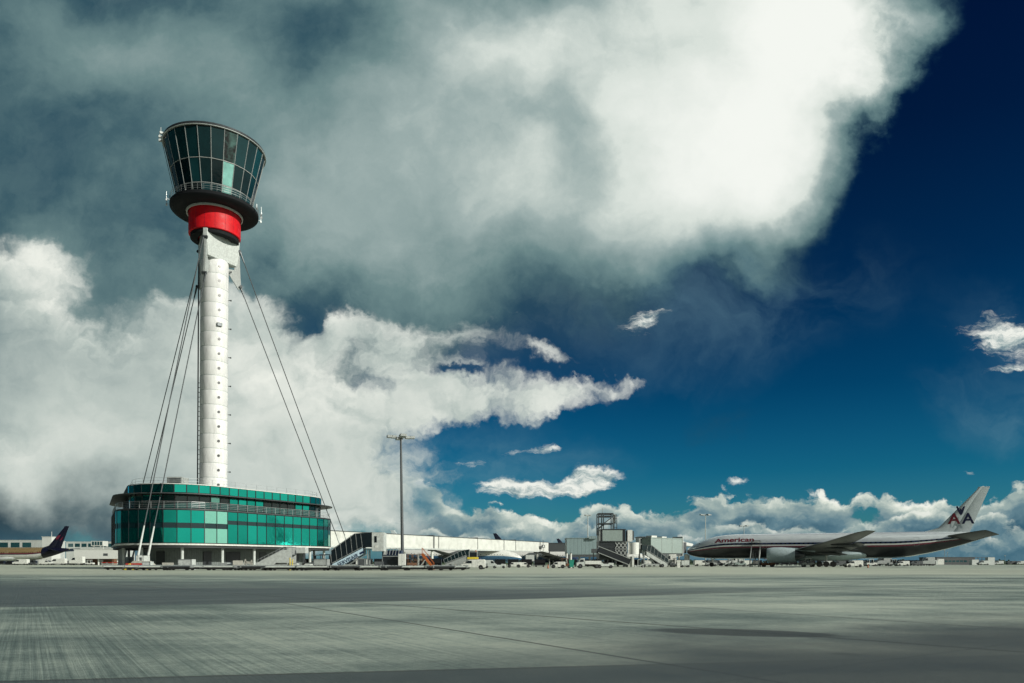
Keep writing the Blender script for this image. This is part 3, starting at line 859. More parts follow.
# ================================================================ aircraft
def text_mesh(string, size, bold=0.0, extrude=0.0, shear=0.0, spacing=1.0, res=6):
    """flat lettering as a mesh in its own xy plane"""
    cu = bpy.data.curves.new('lettering', 'FONT')
    cu.body = string; cu.size = size; cu.offset = bold; cu.extrude = extrude; cu.shear = shear
    cu.space_character = spacing; cu.resolution_u = res
    o = bpy.data.objects.new('lettering', cu); COL.objects.link(o)
    dg = bpy.context.evaluated_depsgraph_get()
    me = bpy.data.meshes.new_from_object(o.evaluated_get(dg))
    bpy.data.objects.remove(o); bpy.data.curves.remove(cu)
    return me
def place_text(string, size, mtl, parent, origin, ux, uy, width=None, bold=0.0, shear=0.0, name='lettering', cyl=None, lift=.0, spacing=1.0):
    """lettering laid on the plane origin + x*ux + y*uy (or wrapped round a fuselage when cyl is given)"""
    me = text_mesh(string, size, bold, 0.0, shear, spacing)
    xs = [v.co.x for v in me.vertices]
    k = 1.0 if width is None else width / (max(xs) - min(xs))
    x0 = min(xs)
    ux, uy, origin = Vector(ux), Vector(uy), Vector(origin)
    if cyl:      # subdivide so the letters follow the curve
        bm = bmesh.new(); bm.from_mesh(me)
        for _ in range(2):
            bmesh.ops.subdivide_edges(bm, edges=[e for e in bm.edges if abs(e.verts[0].co.y - e.verts[1].co.y) > size * .2], cuts=1)
        bmesh.ops.triangulate(bm, faces=bm.faces)
        bm.to_mesh(me); bm.free()
    for v in me.vertices:
        x, y = (v.co.x - x0) * k, v.co.y
        if cyl:
            s_, a = origin.x + x, origin.y + y / cyl(origin.x + x)[1]
            cz, r = cyl(s_)
            v.co = (s_, -(r + lift) * math.cos(a), cz + (r + lift) * math.sin(a))
        else:
            v.co = origin + ux * x + uy * y
    me.materials.clear(); me.materials.append(mtl)
    o = bpy.data.objects.new(name, me); COL.objects.link(o); o.parent = parent
    return o

SECT = [(0, .06, 3.85), (.25, .55, 3.87), (.8, 1.0, 3.95), (1.8, 1.5, 4.1), (3.2, 2.0, 4.3), (5.0, 2.45, 4.55), (7.0, 2.78, 4.8), (9.5, 2.98, 4.98), (12, 3.05, 5.05),
        (18, 3.05, 5.05), (24, 3.05, 5.05), (30, 3.05, 5.05), (36, 3.05, 5.05), (42, 3.05, 5.05), (47, 3.02, 5.08), (50.5, 2.86, 5.25), (54, 2.50, 5.58), (57.5, 2.02, 6.0),
        (60.5, 1.52, 6.4), (63, 1.02, 6.78), (65, .58, 7.05), (66.2, .22, 7.2)]
def sect(s):
    for a, b in zip(SECT, SECT[1:]):
        if s <= b[0]:
            t = (s - a[0]) / (b[0] - a[0]); return (a[2] + (b[2] - a[2]) * t, a[1] + (b[1] - a[1]) * t)
    return (SECT[-1][2], SECT[-1][1])
def airfoil(le, te, thick, up=(0, 0, 1), n=7):
    """closed ring of points from leading to trailing edge"""
    le, te, up = Vector(le), Vector(te), Vector(up)
    out = []
    def th(t): return thick * (2.97 * math.sqrt(t) - 1.26 * t - 3.52 * t * t + 2.84 * t ** 3 - 1.03 * t ** 4) * .98
    for i in range(n + 1):
        t = (i / n) ** 1.6; out.append(le.lerp(te, t) + up * th(t) * .55)
    for i in range(n - 1, 0, -1):
        t = (i / n) ** 1.6; out.append(le.lerp(te, t) - up * th(t) * .45)
    return out
def airliner(name, label, loc, rz, k, mats, group=None, tailwrap=None, window_side=-1, nwin=46, cheat=(14.5, 5.5, -1.0, -8.0), windows=True, doors=True):
    """nose at the origin, tail towards +x; k scales a 66.5 m wide-body"""
    T = thing(name, label, 'aircraft', loc, rz, group)
    K = lambda *p: tuple(c * k for c in p)
    # ring angles: extra cuts at the stripe edges on both sides
    up_, lo_ = cheat[0], cheat[-1]
    base = [90, 72, 55, 40, 27, 20]
    right = base + list(cheat) + [-20, -34, -50, -68]
    angs = [a for a in right] + [-90] + [180 - a for a in reversed(right[1:])]
    angs_r = [R(a) for a in angs]
    n = len(angs)
    rings = []
    for (s_, r, cz) in SECT:
        fl = 1.0
        rings.append([K(s_, r * math.cos(a), cz + r * math.sin(a)) for a in angs_r])
    def zone(i, j):
        a = (angs[j] + angs[(j + 1) % n]) / 2
        if tailwrap and SECT[i][0] > tailwrap + (a - 0) * .02: return 3
        if j == n - 1: a = (angs[-1] + 450) / 2
        a = 180 - a if a > 90 and a < 270 else a
        if a > 270: a = 90
        if a > cheat[0]: return 0
        if a > cheat[1]: return 1
        if a > cheat[2]: return 2
        if a > cheat[3]: return 3
        return 4
    fu = MB().loft(rings, mfun=zone)
    F_ = fu.build('fuselage', mats['fuselage'], T)
    # wing-body fairing
    fr = []
    for (s_, w, zt_, zb_) in ((19, .6, 3.2, 2.6), (22, 2.9, 3.3, 1.7), (27, 3.5, 3.5, 1.45), (33, 3.5, 3.6, 1.5), (37, 3.3, 4.3, 1.5), (40, 2.9, 4.1, 1.9), (43.5, .9, 3.3, 2.7)):
        fr.append([K(s_, w * math.cos(t), (zt_ + zb_) / 2 + (zt_ - zb_) / 2 * math.sin(t)) for t in [2 * math.pi * q / 16 for q in range(16)]])
    MB().loft(fr).build('wing_fairing', mats['nacelle'], T)
    for sd_ in (-1, 1):
        w = MB()
        st = [(1.5, 21.2, 34.4, 3.15, 1.5), (3.0, 22.0, 34.5, 3.25, 1.35), (9.9, 26.7, 35.2, 4.1, .85), (20, 32.8, 38.3, 5.5, .45), (28.5, 38.0, 41.1, 7.0, .20), (30.2, 39.8, 41.7, 7.35, .09)]
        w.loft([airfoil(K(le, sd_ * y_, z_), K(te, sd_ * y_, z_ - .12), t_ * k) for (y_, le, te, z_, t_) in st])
        W = w.build('wing', mats['wing'], T)
        fl = MB()
        for (y0_, y1_, xa, xb, za, zb_) in ((4.0, 9.3, 34.7, 35.2, 3.3, 3.95), (11.5, 20.5, 35.8, 39.3, 4.25, 5.5)):
            fl.loft([airfoil(K(xa - .6, sd_ * y0_, za - .15), K(xa + 1.1, sd_ * y0_, za - .75), .28 * k), airfoil(K(xb - .6, sd_ * y1_, zb_ - .15), K(xb + .9, sd_ * y1_, zb_ - .65), .22 * k)])
            fl.build('flap', mats['wing'], W); fl = MB()
        for (y_, xx, zz_) in ((7.0, 34, 3.5), (13.5, 36, 4.5), (18, 37.6, 5.1)):
            MB().loft([[K(xx + u, sd_ * y_ + r_ * math.cos(t), zz_ - .35 + dz + r_ * 1.4 * math.sin(t)) for t in [2 * math.pi * q / 8 for q in range(8)]] for (u, r_, dz) in ((-4, .05, .1), (-2, .28, 0), (1, .30, -.05), (3.2, .05, -.3))]).build('flap_fairing', mats['wing'], W)
        # engine
        c = (0, sd_ * 9.9, 2.78)
        def rg(s_, r_): return [K(s_, c[1] + r_ * math.cos(t), c[2] + r_ * math.sin(t)) for t in [2 * math.pi * q / 28 for q in range(28)]]
        E_ = MB().loft([rg(20.9, 1.32), rg(20.25, 1.38), rg(20.1, 1.5), rg(20.3, 1.62), rg(21.3, 1.76), rg(23.2, 1.80), rg(25.2, 1.66), rg(26.2, 1.5), rg(26.15, 1.42)], caps=False).build('engine', mats['nacelle'], T)
        MB().loft([rg(21.0, 1.33), rg(21.2, .5), rg(20.8, .12)], caps=True).build('fan', M['dsteel'], E_)
        MB().loft([rg(25.9, 1.1), rg(26.6, .95), rg(27.6, .72), rg(28.4, .25)]).build('exhaust_cone', M['dsteel'], E_)
        MB().loft([[K(x_, c[1] + w_, z_) for (w_, z_) in ((-.22, zl), (.22, zl), (.2, zh), (-.2, zh))] for (x_, zl, zh) in ((22.6, 4.2, 4.55), (26.4, 3.9, 4.4), (30.5, 3.4, 4.0))], smooth=False).build('pylon', mats['nacelle'], E_)
        # stabiliser
        MB().loft([airfoil(K(le, sd_ * y_, z_ + .35), K(te, sd_ * y_, z_ - .65), t_ * k) for (y_, le, te, z_, t_) in ((.5, 56.6, 62.6, 6.55, .75), (1.6, 57.6, 62.8, 6.65, .62), (10.2, 62.6, 65.6, 7.45, .26), (10.9, 63.3, 65.8, 7.5, .12))]).build('tailplane', mats['tail2'], T)
    # fin
    ft = lambda le, te, z_, t_: airfoil(K(le, 0, z_), K(te, 0, z_), t_ * k, up=(0, 1, 0))
    fin_te = lambda z_: 59.9 + (z_ - 7.6) / (17.95 - 7.6) * 5.1
    fin_le = lambda z_: 55.2 + (z_ - 7.9) / (17.95 - 7.9) * 9.0
    rd_te = lambda z_: 62.1 + (z_ - 7.6) / (17.95 - 7.6) * 4.0
    fin = MB().loft([ft(50.5, fin_te(7.75), 7.4, .5), ft(54.4, fin_te(8.3), 8.35, .62), ft(fin_le(8.9), fin_te(8.9), 8.9, .62), ft(fin_le(13), fin_te(13), 13, .48), ft(fin_le(17.8), fin_te(17.8), 17.8, .30), ft(fin_le(17.95) + .5, fin_te(17.95), 17.98, .12)])
    FN = fin.build('tail_fin', mats['tail'], T)
    MB().loft([ft(fin_te(z_) - 1.1, rd_te(z_), z_, t_) for (z_, t_) in ((7.75, .42), (13, .32), (17.85, .20))]).build('rudder', mats['rudder'], T)
    # cabin windows, doors, cockpit
    if windows:
        wd = None
        for i in range(nwin):
            s_ = 9.5 + i * (47.0 / nwin)
            if any(abs(s_ - q) < .9 for q in (7.4, 19.0, 37.5, 51.5)): continue
            cz, r = sect(s_)
            a = R(10.2)
            if wd is None:
                wd = MB().box(-.19 * k, .19 * k, -.012, .012, -.16 * k, .16 * k).build('cabin_window', M['winglass'], T); o = wd
            else:
                o = wd.copy(); COL.objects.link(o); o.parent = T
            o.location = K(s_, window_side * (r + .005) * math.cos(a), cz + r * math.sin(a))
            o.rotation_euler = (window_side * -a * -1, 0, 0)
    if doors:
        for s_ in (7.4, 19.0, 37.5, 51.5):
            m_ = MB()
            def dp(s2, a):
                cz, r = sect(s2); return K(s2, window_side * (r + .02) * math.cos(R(a)), cz + (r + .02) * math.sin(R(a)))
            for s2 in (s_ - .5, s_ + .5):
                for a, b in zip((-11, 0, 10, 22), (0, 10, 22, 30)): m_.tube(dp(s2, a), dp(s2, b), .014 * k, n=5, caps=False)
            for a in (-11, 30): m_.tube(dp(s_ - .5, a), dp(s_ + .5, a), .014 * k, n=5, caps=False)
            m_.build('door', M['grey'], T, fix=False)
    ck = MB()
    for sd_ in (-1, 1):
        pts_ = []
        for (s_, a) in ((1.7, 28), (3.3, 22), (3.5, 47), (2.3, 66)):
            cz, r = sect(s_); pts_.append(K(s_ , sd_ * (r + .03) * math.cos(R(a)), cz + (r + .03) * math.sin(R(a))))
        MB().face(pts_).build('cockpit_window', M['winglass'], T, fix=False)
    # landing gear
    G1 = MB().tube(K(6.2, 0, 3.0), K(6.2, 0, .5), .14 * k).bar(K(6.2, 0, 1.6), K(8.2, 0, 2.6), .14 * k, .14 * k).build('nose_gear', M['lgrey'], T)
    for y_ in (-.32, .32): MB().tube(K(6.2, y_ - .18, .53), K(6.2, y_ + .18, .53), .53 * k, n=18).build('wheel', M['tyre'], G1)
    for sd_ in (-1, 1):
        G2 = MB().tube(K(32.8, sd_ * 5.4, 3.2), K(32.8, sd_ * 5.4, .7), .22 * k).bar(K(31.2, sd_ * 5.4, .68), K(34.4, sd_ * 5.4, .68), .25 * k, .25 * k).bar(K(32.8, sd_ * 5.4, 1.4), K(32.8, sd_ * 3.2, 2.6), .2 * k, .2 * k).build('main_gear', M['lgrey'], T)
        for x_ in (31.3, 32.8, 34.3):
            for y_ in (-.65, .65): MB().tube(K(x_, sd_ * 5.4 + y_ - .25, .68), K(x_, sd_ * 5.4 + y_ + .25, .68), .66 * k, n=18).build('wheel', M['tyre'], G2)
    return T

def liv(f, w='wing', n='nacelle', t='tailgrey', t2='wing', r='tailgrey', d='lgrey'):
    return {'fuselage': [M[q] for q in f], 'wing': M[w], 'nacelle': M[n], 'tail': M[t], 'tail2': M[t2], 'rudder': M[r], 'door': M[d]}
AZ1 = math.atan2(-.39, .92)
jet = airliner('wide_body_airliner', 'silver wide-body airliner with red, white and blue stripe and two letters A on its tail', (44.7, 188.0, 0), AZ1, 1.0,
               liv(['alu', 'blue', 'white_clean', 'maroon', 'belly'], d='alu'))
place_text('American', 1.75, M['crimson'], jet, (7.3, R(21.0), 0), (1, 0, 0), (0, 1, 0), width=9.3, bold=.035, cyl=sect, lift=.035)
# tail letters and the bird between them, on the port side of the fin
def fin_y(): return -.36
ltr = place_text('A', 3.3, M['crimson'], jet, (57.9, -.40, 9.75), (1, 0, 0), (0, 0, 1), width=2.45, bold=.07)
ltr = place_text('A', 3.3, M['navyletter'], jet, (60.6, -.40, 9.75), (1, 0, 0), (0, 0, 1), width=2.45, bold=.07)
for o in (ltr,): pass
eg = MB()
eg.face([(60.45, -.42, 11.5), (60.85, -.42, 12.1), (61.25, -.42, 13.6), (60.85, -.42, 13.5), (60.6, -.42, 12.8), (60.5, -.42, 13.1), (60.3, -.42, 13.1), (60.2, -.42, 12.8), (59.8, -.42, 13.7), (59.45, -.42, 13.5), (60.05, -.42, 12.1)])
eg.build('tail_emblem', M['navyletter'], jet, fix=False)

# the far one at the left edge, and three parked nose-right behind the walkway
yL = 340.0
gj = airliner('wide_body_airliner', 'gold and purple wide-body airliner with dark purple tail at far left', (at(69, yL) - 66.0 * math.cos(R(-5)), yL + 66 * math.sin(R(5)), 0), R(-5), 1.0, tailwrap=49.0, mats=
         liv(['gold', 'gold', 'maroon', 'purple', 'white'], t='purple', t2='purple', r='purple', d='gold', n='lgrey'))
em = MB()
em.face([(60.0, -.42, 11.5), (61.2, -.42, 12.2), (62.4, -.42, 13.8), (61.0, -.42, 13.6), (59.9, -.42, 12.7)])
em.face([(61.6, -.42, 11.0), (63.0, -.42, 11.8), (63.3, -.42, 13.2), (62.4, -.42, 12.2)])
em.build('tail_emblem', M['maroon'], gj, fix=False)
lw = liv(['white_clean', 'white_clean', 'lgrey', 'bluebelly', 'bluebelly'], t='navy', r='navy', t2='lgrey', d='lgrey', n='blue')
kk_ = .60
def nose_right(px_tail, y, k, L, label, t, r_, rz=R(180 + 4)):
    lv = dict(lw); lv['tail'] = M[t]; lv['rudder'] = M[r_]
    # fin tip sits near x = 65 k from the nose
    nx = at(px_tail, y) + 65.5 * k
    return airliner('narrow_body_airliner', label, (nx, y, 0), rz, k, lv, 'airliners parked behind the walkway', window_side=1, nwin=34)
nose_right(391.5, 229, .62, 0, 'blue and white airliner whose pale grey tail tip shows left of the lamp mast', 'tailgrey', 'tailgrey', R(180))
nose_right(494, 262, .64, 0, 'airliner with black tail tip showing above the middle of the white walkway', 'navy', 'navy', R(180))
nose_right(557, 300, .60, 0, 'airliner with dark tail beside the blue-grey gate building', 'navy', 'navy', R(182))

# ================================================================ lamp masts
def lamp_mast(name, label, x, y, h, r0, arm=2.0, tilt=0.0, n=4, m='dgrey', group=None):
    T = thing(name, label, 'lamp mast', (x, y, 0), 0, group)
    T.rotation_euler = (0, tilt, 0)
    MB().tube((0, 0, 0), (0, 0, h), r0, r0 * .55, 14).build('pole', M[m], T)
    MB().tube((0, 0, 0), (0, 0, .12), r0 * 2, n=12).build('base_plate', M['steel'], T)
    MB().lathe([(r0 * .5, h - .3), (r0 * 1.5, h - .25), (r0 * 1.5, h), (r0 * .5, h + .15), (.02, h + .2)], 14).tube((0, 0, h), (0, 0, h + .9), .05, n=6).build('head_ring', M[m], T)
    for i in range(n):
        a = 2 * math.pi * i / n + .35
        A = MB().bar((0, 0, h - .1), (math.cos(a) * arm, math.sin(a) * arm, h + .12), .12, .12).build('arm', M[m], T)
        for q in (.62, 1.0):
            MB().box(-.5, .5, -.6, .6, -.26, .2, rz=a, o=(math.cos(a) * arm * q, math.sin(a) * arm * q, h - .06 + .15 * q)).build('flood_light', M['grey'], A)
    return T
lamp_mast('lamp_mast', 'tall dark floodlight mast standing behind the white cabinet and in front of the walkway', at(402.6, 150), 150, 26.6, .36, 2.3, -.0137)
lamp_mast('lamp_mast', 'taller of the two thin floodlight masts behind the silver airliner', at(705.5, 364), 364, 24.6, .28, 2.6, 0, 4, 'lgrey')
lamp_mast('lamp_mast', 'shorter of the two thin floodlight masts behind the silver airliner', at(744, 470), 470, 24.4, .30, 3.0, 0, 4, 'lgrey')
lamp_mast('lamp_mast', 'thin pale mast rising behind the blue-grey gate building', at(587.8, 330), 330, 22.2, .30, .9, 0, 2, 'lgrey')
def thin_pole(px, y, top, label, w=.12, name='pole_aerial', cat='pole'):
    T = thing(name, label, cat, (at(px, y), y, 0))
    h = hz(top, y)
    MB().tube((0, 0, 0), (0, 0, h), w, w * .6, 8).build('pole', M['grey'], T)
    MB().box(-.3, .3, -.1, .1, h - .5, h - .2).build('fitting', M['grey'], T)
thin_pole(944.6, 380, 549.5, 'thin pole left of the low grey far building')
thin_pole(947.5, 420, 552, 'shorter thin pole beside the tall one above the low grey far building')
thin_pole(1005, 420, 555, 'thin pole by the far tree line at right edge')

# ================================================================ white walkway
def build_walkway():
    p0 = Vector((at(318, 168.0), 168.0)); p1 = Vector((at(548.5, 252.0), 252.0))
    d = (p1 - p0); Lw = d.length; d.normalize(); ang = math.atan2(d.y, d.x)
    T = thing('elevated_walkway', 'long white windowless elevated walkway on columns beyond the lamp mast', 'walkway', (p0.x, p0.y, 0), ang)
    zb = lambda s: 4.95; zt = lambda s: 8.45 - .55 * s / Lw
    segs = 5
    for i in range(segs):
        a, b = Lw * i / segs, Lw * (i + 1) / segs
        mb = MB(); vs = []
        for s_ in (a + .06, b - .06):
            vs += [(s_, 0, zb(s_)), (s_, 3.2, zb(s_)), (s_, 3.2, zt(s_)), (s_, 0, zt(s_))]
        mb.raw(vs, [(0, 1, 2, 3), (7, 6, 5, 4), (0, 4, 5, 1), (1, 5, 6, 2), (2, 6, 7, 3), (3, 7, 4, 0)])
        o = mb.build('wall_panel', M['cladding'], T)
        # roof edge and floor beam
        MB().bar((a, -.06, zt(a) + .08), (b, -.06, zt(b) + .08), .22, .14).bar((a, 3.2, zt(a) + .08), (b, 3.2, zt(b) + .08), .2, .14).build('roof_edge', M['dgrey'], o)
        MB().bar((a, -.05, zb(a) - .2), (b, -.05, zb(b) - .2), .25, .35).bar((a, 3.1, zb(a) - .2), (b, 3.1, zb(b) - .2), .25, .35).build('floor_beam', M['lgrey'], o)
        if i:
            MB().box(-.05, .05, -.12, 3.3, zb(a) - .2, zt(a) + .35, o=(a, 0, 0)).build('joint_frame', M['dgrey'], T)
    # pairs of thin droppers either side of the supports, as in the cladding
    def s_at(px):
        # distance along the walkway where the front face crosses this azimuth
        t = (px - 512) / F_PX
        return (t * p0.y - p0.x) / (d.x - t * d.y)
    for px in (436, 502.5, 540.5):
        s_ = s_at(px)
        C = MB().tube((s_, 1.4, 0), (s_, 1.4, 4.3), .36, n=18).build('column', M['white'], T)
        MB().box(s_ - 1.3, s_ + 1.3, .9, 1.9, 4.25, 4.6).build('cross_head', M['dgrey'], C)
        MB().box(s_ - .5, s_ + .5, .6, 2.2, 0, .5).build('plinth', M['concrete'], C)
    for px in (434, 438.5, 503.8, 539.8):
        s_ = s_at(px)
        MB().box(s_ - .05, s_ + .05, -.16, -.08, 4.4, 8.55).build('dropper', M['dgrey'], T)
    s_ = s_at(359)
    MB().tube((s_, 1.6, 0), (s_, 1.6, 4.7), .4, n=14).build('column', M['white'], T)
    # round-topped sign on the last support
    s_ = s_at(540.5)
    MB().box(s_ - .9, s_ + .9, -1.15, -.95, 6.0, 7.0).box(s_ - .08, s_ + .08, -1.08, -1.0, 3.2, 8.6).build('sign_frame', M['dgrey'], T)
    MB().box(s_ - .35, s_ + .35, -1.2, -1.16, 6.2, 6.8).build('sign_face', M['white'], T)
    return T
build_walkway()

def boxy(name, label, cat, x0px, x1px, y, top, bot, depth, m, extra=None, rz=0.0, group=None, wall='wall'):
    """a real building / enclosure standing at depth y whose front spans the given rows"""
    x0, x1 = at(x0px, y), at(x1px, y)
    zt, zb = hz(top, y), max(0, hz(bot, y)) if bot is not None else 0
    T = thing(name, label, cat, ((x0 + x1) / 2, y, 0), rz, group)
    w = (x1 - x0) / 2
    MB().box(-w, w, 0, depth, zb, zt).build(wall, M[m], T)
    if extra: extra(T, w, zb, zt, depth)
    return T
def roof_trim(T, w, zb, zt, depth, m='lgrey'):
    MB().box(-w - .15, w + .15, -.15, depth + .15, zt, zt + .25).build('roof', M[m], T)
def legs(T, w, zb, n=3, y=1.0, m='grey', r=.2):
    for i in range(n):
        x = -w * .85 + 1.7 * w * i / max(1, n - 1)
        MB().tube((x, y, 0), (x, y, zb), r, n=10).build('leg', M[m], T)
def strip_windows(T, w, z0, z1, n, m='dimglass', y=-.03):
    for i in range(n):
        a = -w + 2 * w * (i + .12) / n; b = -w + 2 * w * (i + .88) / n
        MB().box(a, b, y, y + .06, z0, z1).build('window', M[m], T)

# dark link at the walkway's end, blue-grey gate building
def ex(T, w, zb, zt, dp):
    roof_trim(T, w, zb, zt, dp, 'dgrey'); legs(T, w, zb, 2)
boxy('gate_link', 'dark grey link box joining the white walkway to the gate building', 'building', 548, 568, 253, 543.5, 551.5, 4, 'dgrey', ex)
def ex(T, w, zb, zt, dp):
    roof_trim(T, w, zb, zt, dp, 'tealgrey'); legs(T, w, zb, 4, 1.5, 'grey', .3)
    MB().box(-w, w, .1, .3, zb - .8, zb - .02).build('floor_beam', M['dgrey'], T)
    MB().box(w * .2, w * .62, -.9, 0, zt - .1, zt + .7).build('roof_plant', M['tealgrey'], T)
boxy('gate_building', 'plain blue-grey raised gate building left of the dark lift tower', 'building', 567, 603, 232, 538.5, 554.5, 9, 'tealgrey', ex)

# ---------------- gate tower with rack, cabins and covered stairs
def gate_tower():
    y = 170.0
    X = lambda p: at(p, y) - at(613, y)
    T = thing('gate_tower', 'dark framed gate tower topped by an open steel rack', 'tower', (at(613, y), y, 0))
    z = lambda r: hz(r, y)
    MB().box(X(599.5), X(627.5), .3, 6, z(560), z(541.3)).build('louvred_body', M['dgrey'], T)
    lo = MB()
    for k in range(12):
        zz = z(541.8) - k * .33
        lo.box(X(600), X(615), .2, .3, zz - .2, zz)
    lo.build('louvre', M['dsteel'], T)
    tr = MB()
    xs = [X(615.5), X(619), X(623), X(627)]
    for a, b in zip(xs, xs[1:]):
        tr.bar((a, .12, z(548)), (b, .12, z(542.5)), .13, .13); tr.bar((a, .12, z(542.5)), (b, .12, z(548)), .13, .13)
        tr.bar((a, .12, z(556)), (b, .12, z(550)), .12, .12); tr.bar((a, .12, z(550)), (b, .12, z(556)), .1, .1)
    for zz in (542, 549, 557): tr.bar((X(615), .12, z(zz)), (X(627.5), .12, z(zz)), .12, .12)
    tr.build('truss', M['lgrey'], T, fix=False)
    MB().box(X(602.5), X(622.5), 0, 5.4, z(541), z(530)).build('cabin', M['bridge'], T)
    for a, b in ((599.5, 602.3), (622.7, 625.5)):
        MB().box(X(a), X(b), .2, 5, z(541.2), z(529)).build('corner_post', M['grey'] if a < 600 else M['black_paint'], T)
    MB().box(X(601), X(602.3), .1, .22, z(541), z(530)).build('corner_strip', M['black_paint'], T)
    MB().box(X(599), X(626), -.1, 5.6, z(541.6), z(541)).box(X(601), X(626), -.1, 5.5, z(529.8), z(529)).build('floor_edge', M['dsteel'], T)
    rk = MB()
    zt, zm, zl = z(513.5), z(523.5), z(529)
    for yy in (0.2, 3.6):
        for p in (598.7, 603.5, 613.2):
            rk.bar((X(p), yy, zl if p > 600 else z(535)), (X(p), yy, zt), .22, .22)
        for zz in (zt, zt - .6, zm):
            rk.bar((X(598.5), yy, zz), (X(613.5), yy, zz), .2, .26)
        rk.bar((X(599), yy, z(528.5)), (X(605), yy, z(523.8)), .22, .22)
        rk.bar((X(604), yy, zm), (X(613), yy, z(517)), .1, .1)
    for p in (598.7, 613.2):
        for zz in (zt, zm): rk.bar((X(p), .2, zz), (X(p), 3.6, zz), .2, .2)
    for p in (614.8, 617.4): rk.bar((X(p), 1, zl), (X(p), 1, z(514.5)), .14, .14)
    for zz in (514.5, 518, 523, 527): rk.bar((X(613.5), 1, z(zz)), (X(617.6), 1, z(zz)), .08, .1)
    rk.build('rack_frame', M['dsteel'], T, fix=False)
    MB().box(X(613.7), X(616.5), 1.2, 2.2, z(523), z(514)).build('rack_cabinet', M['lgrey'], T)
    MB().tube((X(603), 1, zt), (X(603), 1, z(508)), .06, n=6).build('aerial', M['grey'], T)
    legs_ = [(598.8, .6), (627, .6), (598.8, 5), (627, 5)]
    for p, yy in legs_: MB().box(-.2, .2, -.2, .2, 0, z(559), o=(X(p), yy, 0)).build('leg', M['dsteel'], T)
    # tall pale box and round cabin on the right
    MB().box(X(627.6), X(632.4), 0, 3, z(541.5), z(530)).build('tall_box', M['white_clean'], T)
    MB().box(X(632.5), X(634.2), .3, 2.8, z(540), z(531)).build('tall_box_side', M['dgrey'], T)
    cyl = [(X(634.4) + 1.25 * math.cos(t), 1.2 + 1.25 * math.sin(t)) for t in [2 * math.pi * q / 20 for q in range(20)]]
    MB().prism(cyl, z(554.2), z(542.4), 'z').build('round_cabin', M['white_clean'], T)
    MB().box(X(628), X(629.6), .2, .4, z(556), z(541)).box(X(632), X(634), -.1, .2, z(567), z(555.5)).box(X(628.5), X(634), .2, 1.6, 0, z(556.5)).build('pedestal', M['white'], T)
    # dark covered stairs coming down to the right
    P0 = Vector((X(597), -1.3, z(549.5))); P1 = Vector((X(628.5), -1.3, z(562)))
    st = MB(); st.bar(P0, P1, 2.0, 1.5); st.build('stair_tunnel', M['black_paint'], T)
    MB().bar(P0 + Vector((0, -1.02, .74)), P1 + Vector((0, -1.02, .74)), .12, .14).bar(P0 + Vector((0, -1.02, -.74)), P1 + Vector((0, -1.02, -.74)), .12, .16).build('stair_edge', M['grey'], T)
    MB().box(X(591.5), X(598), -2.2, .6, z(553), z(549)).build('landing', M['dgrey'], T)
    MB().bar((X(593), -.8, 0), (X(593), -.8, z(553)), .2, .2).bar((X(612), -.8, 0), (X(612), -.8, z(557)), .2, .2).build('stair_support', M['dsteel'], T, fix=False)
gate_tower()

# ---------------- jet bridge to the silver airliner
def jet_bridge():
    y0, y1 = 178.0, 186.0
    a = Vector((at(651, y0), y0)); b = Vector((at(682.5, y1), y1))
    d = b - a; L = d.length; ang = math.atan2(d.y, d.x)
    T = thing('jet_bridge', 'grey windowless jet bridge reaching the nose of the silver airliner', 'jet bridge', (a.x, a.y, 0), ang)
    MB().box(0, L, 0, 2.9, 3.35, 6.95).build('tunnel', M['bridge'], T)
    MB().box(-.1, L + .1, -.1, 3.0, 6.97, 7.15).build('tunnel_roof', M['bridge'], T)
    MB().box(.6, 2.6, .3, 2, 7.16, 7.6).box(4.6, 6.4, .3, 2, 7.16, 7.45).build('roof_unit', M['white'], T)
    MB().box(0, L, .2, 2.7, 2.75, 3.33).build('floor_truss', M['dgrey'], T)
    for x_ in (L * .33, L * .66): MB().box(x_ - .03, x_ + .03, -.05, -.005, 3.4, 6.9).build('panel_joint', M['grey'], T)
    MB().box(L - .12, L + .12, -.15, 3.05, 2.7, 7.6).build('end_frame', M['lgrey'], T)
    MB().box(L + .15, L + 1.9, .2, 2.8, 3.4, 6.2).build('bellows', M['dgrey'], T)
    MB().prism([(L + .15, 5.9), (L + 9.0, 5.3), (L + 9.0, 6.0), (L + .15, 7.1)], 3.3, 6.5, 'y').build('cab_hood', M['white_clean'], T)
    MB().prism([(L + 1.0, 2.4), (L + 6.5, 2.7), (L + 6.5, 6.0), (L + 1.0, 6.0)], 5.0, 8.2, 'y').build('cab', M['grey'], T)
    W = MB().box(L - 1.3, L - 1.0, 1.2, 1.5, .7, 3).box(L + .2, L + .5, 1.2, 1.5, .7, 3).box(L - 1.6, L + .8, .4, 2.3, .5, .9).build('drive_frame', M['lgrey'], T)
    for x_ in (L - 1.2, L + .4): MB().tube((x_, .25, .5), (x_, .65, .5), .5, n=16).build('wheel', M['tyre'], W)
    MB().box(L + 2.0, L + 2.6, .2, .9, 0, 3.2).build('service_post', M['white'], T)
    MB().tube((L + 3.9, 1.5, 0), (L + 3.9, 1.5, 3.0), .7, n=20).build('pit_column', M['white'], T)
    # small stairs on its left end
    return T
jet_bridge()
def ex(T, w, zb, zt, dp):
    roof_trim(T, w, zb, zt, dp, 'dgrey')
    for (a, b, z0, z1) in ((-.75, -.15, 3.9, 5.2), (-.75, -.15, 5.9, 7.1), (.2, .8, 3.9, 5.2), (.2, .8, 5.9, 7.1)):
        MB().box(w * a, w * b, -.03, .04, z0, z1).build('window', M['winglass'], T)
    legs(T, w, zb, 2)
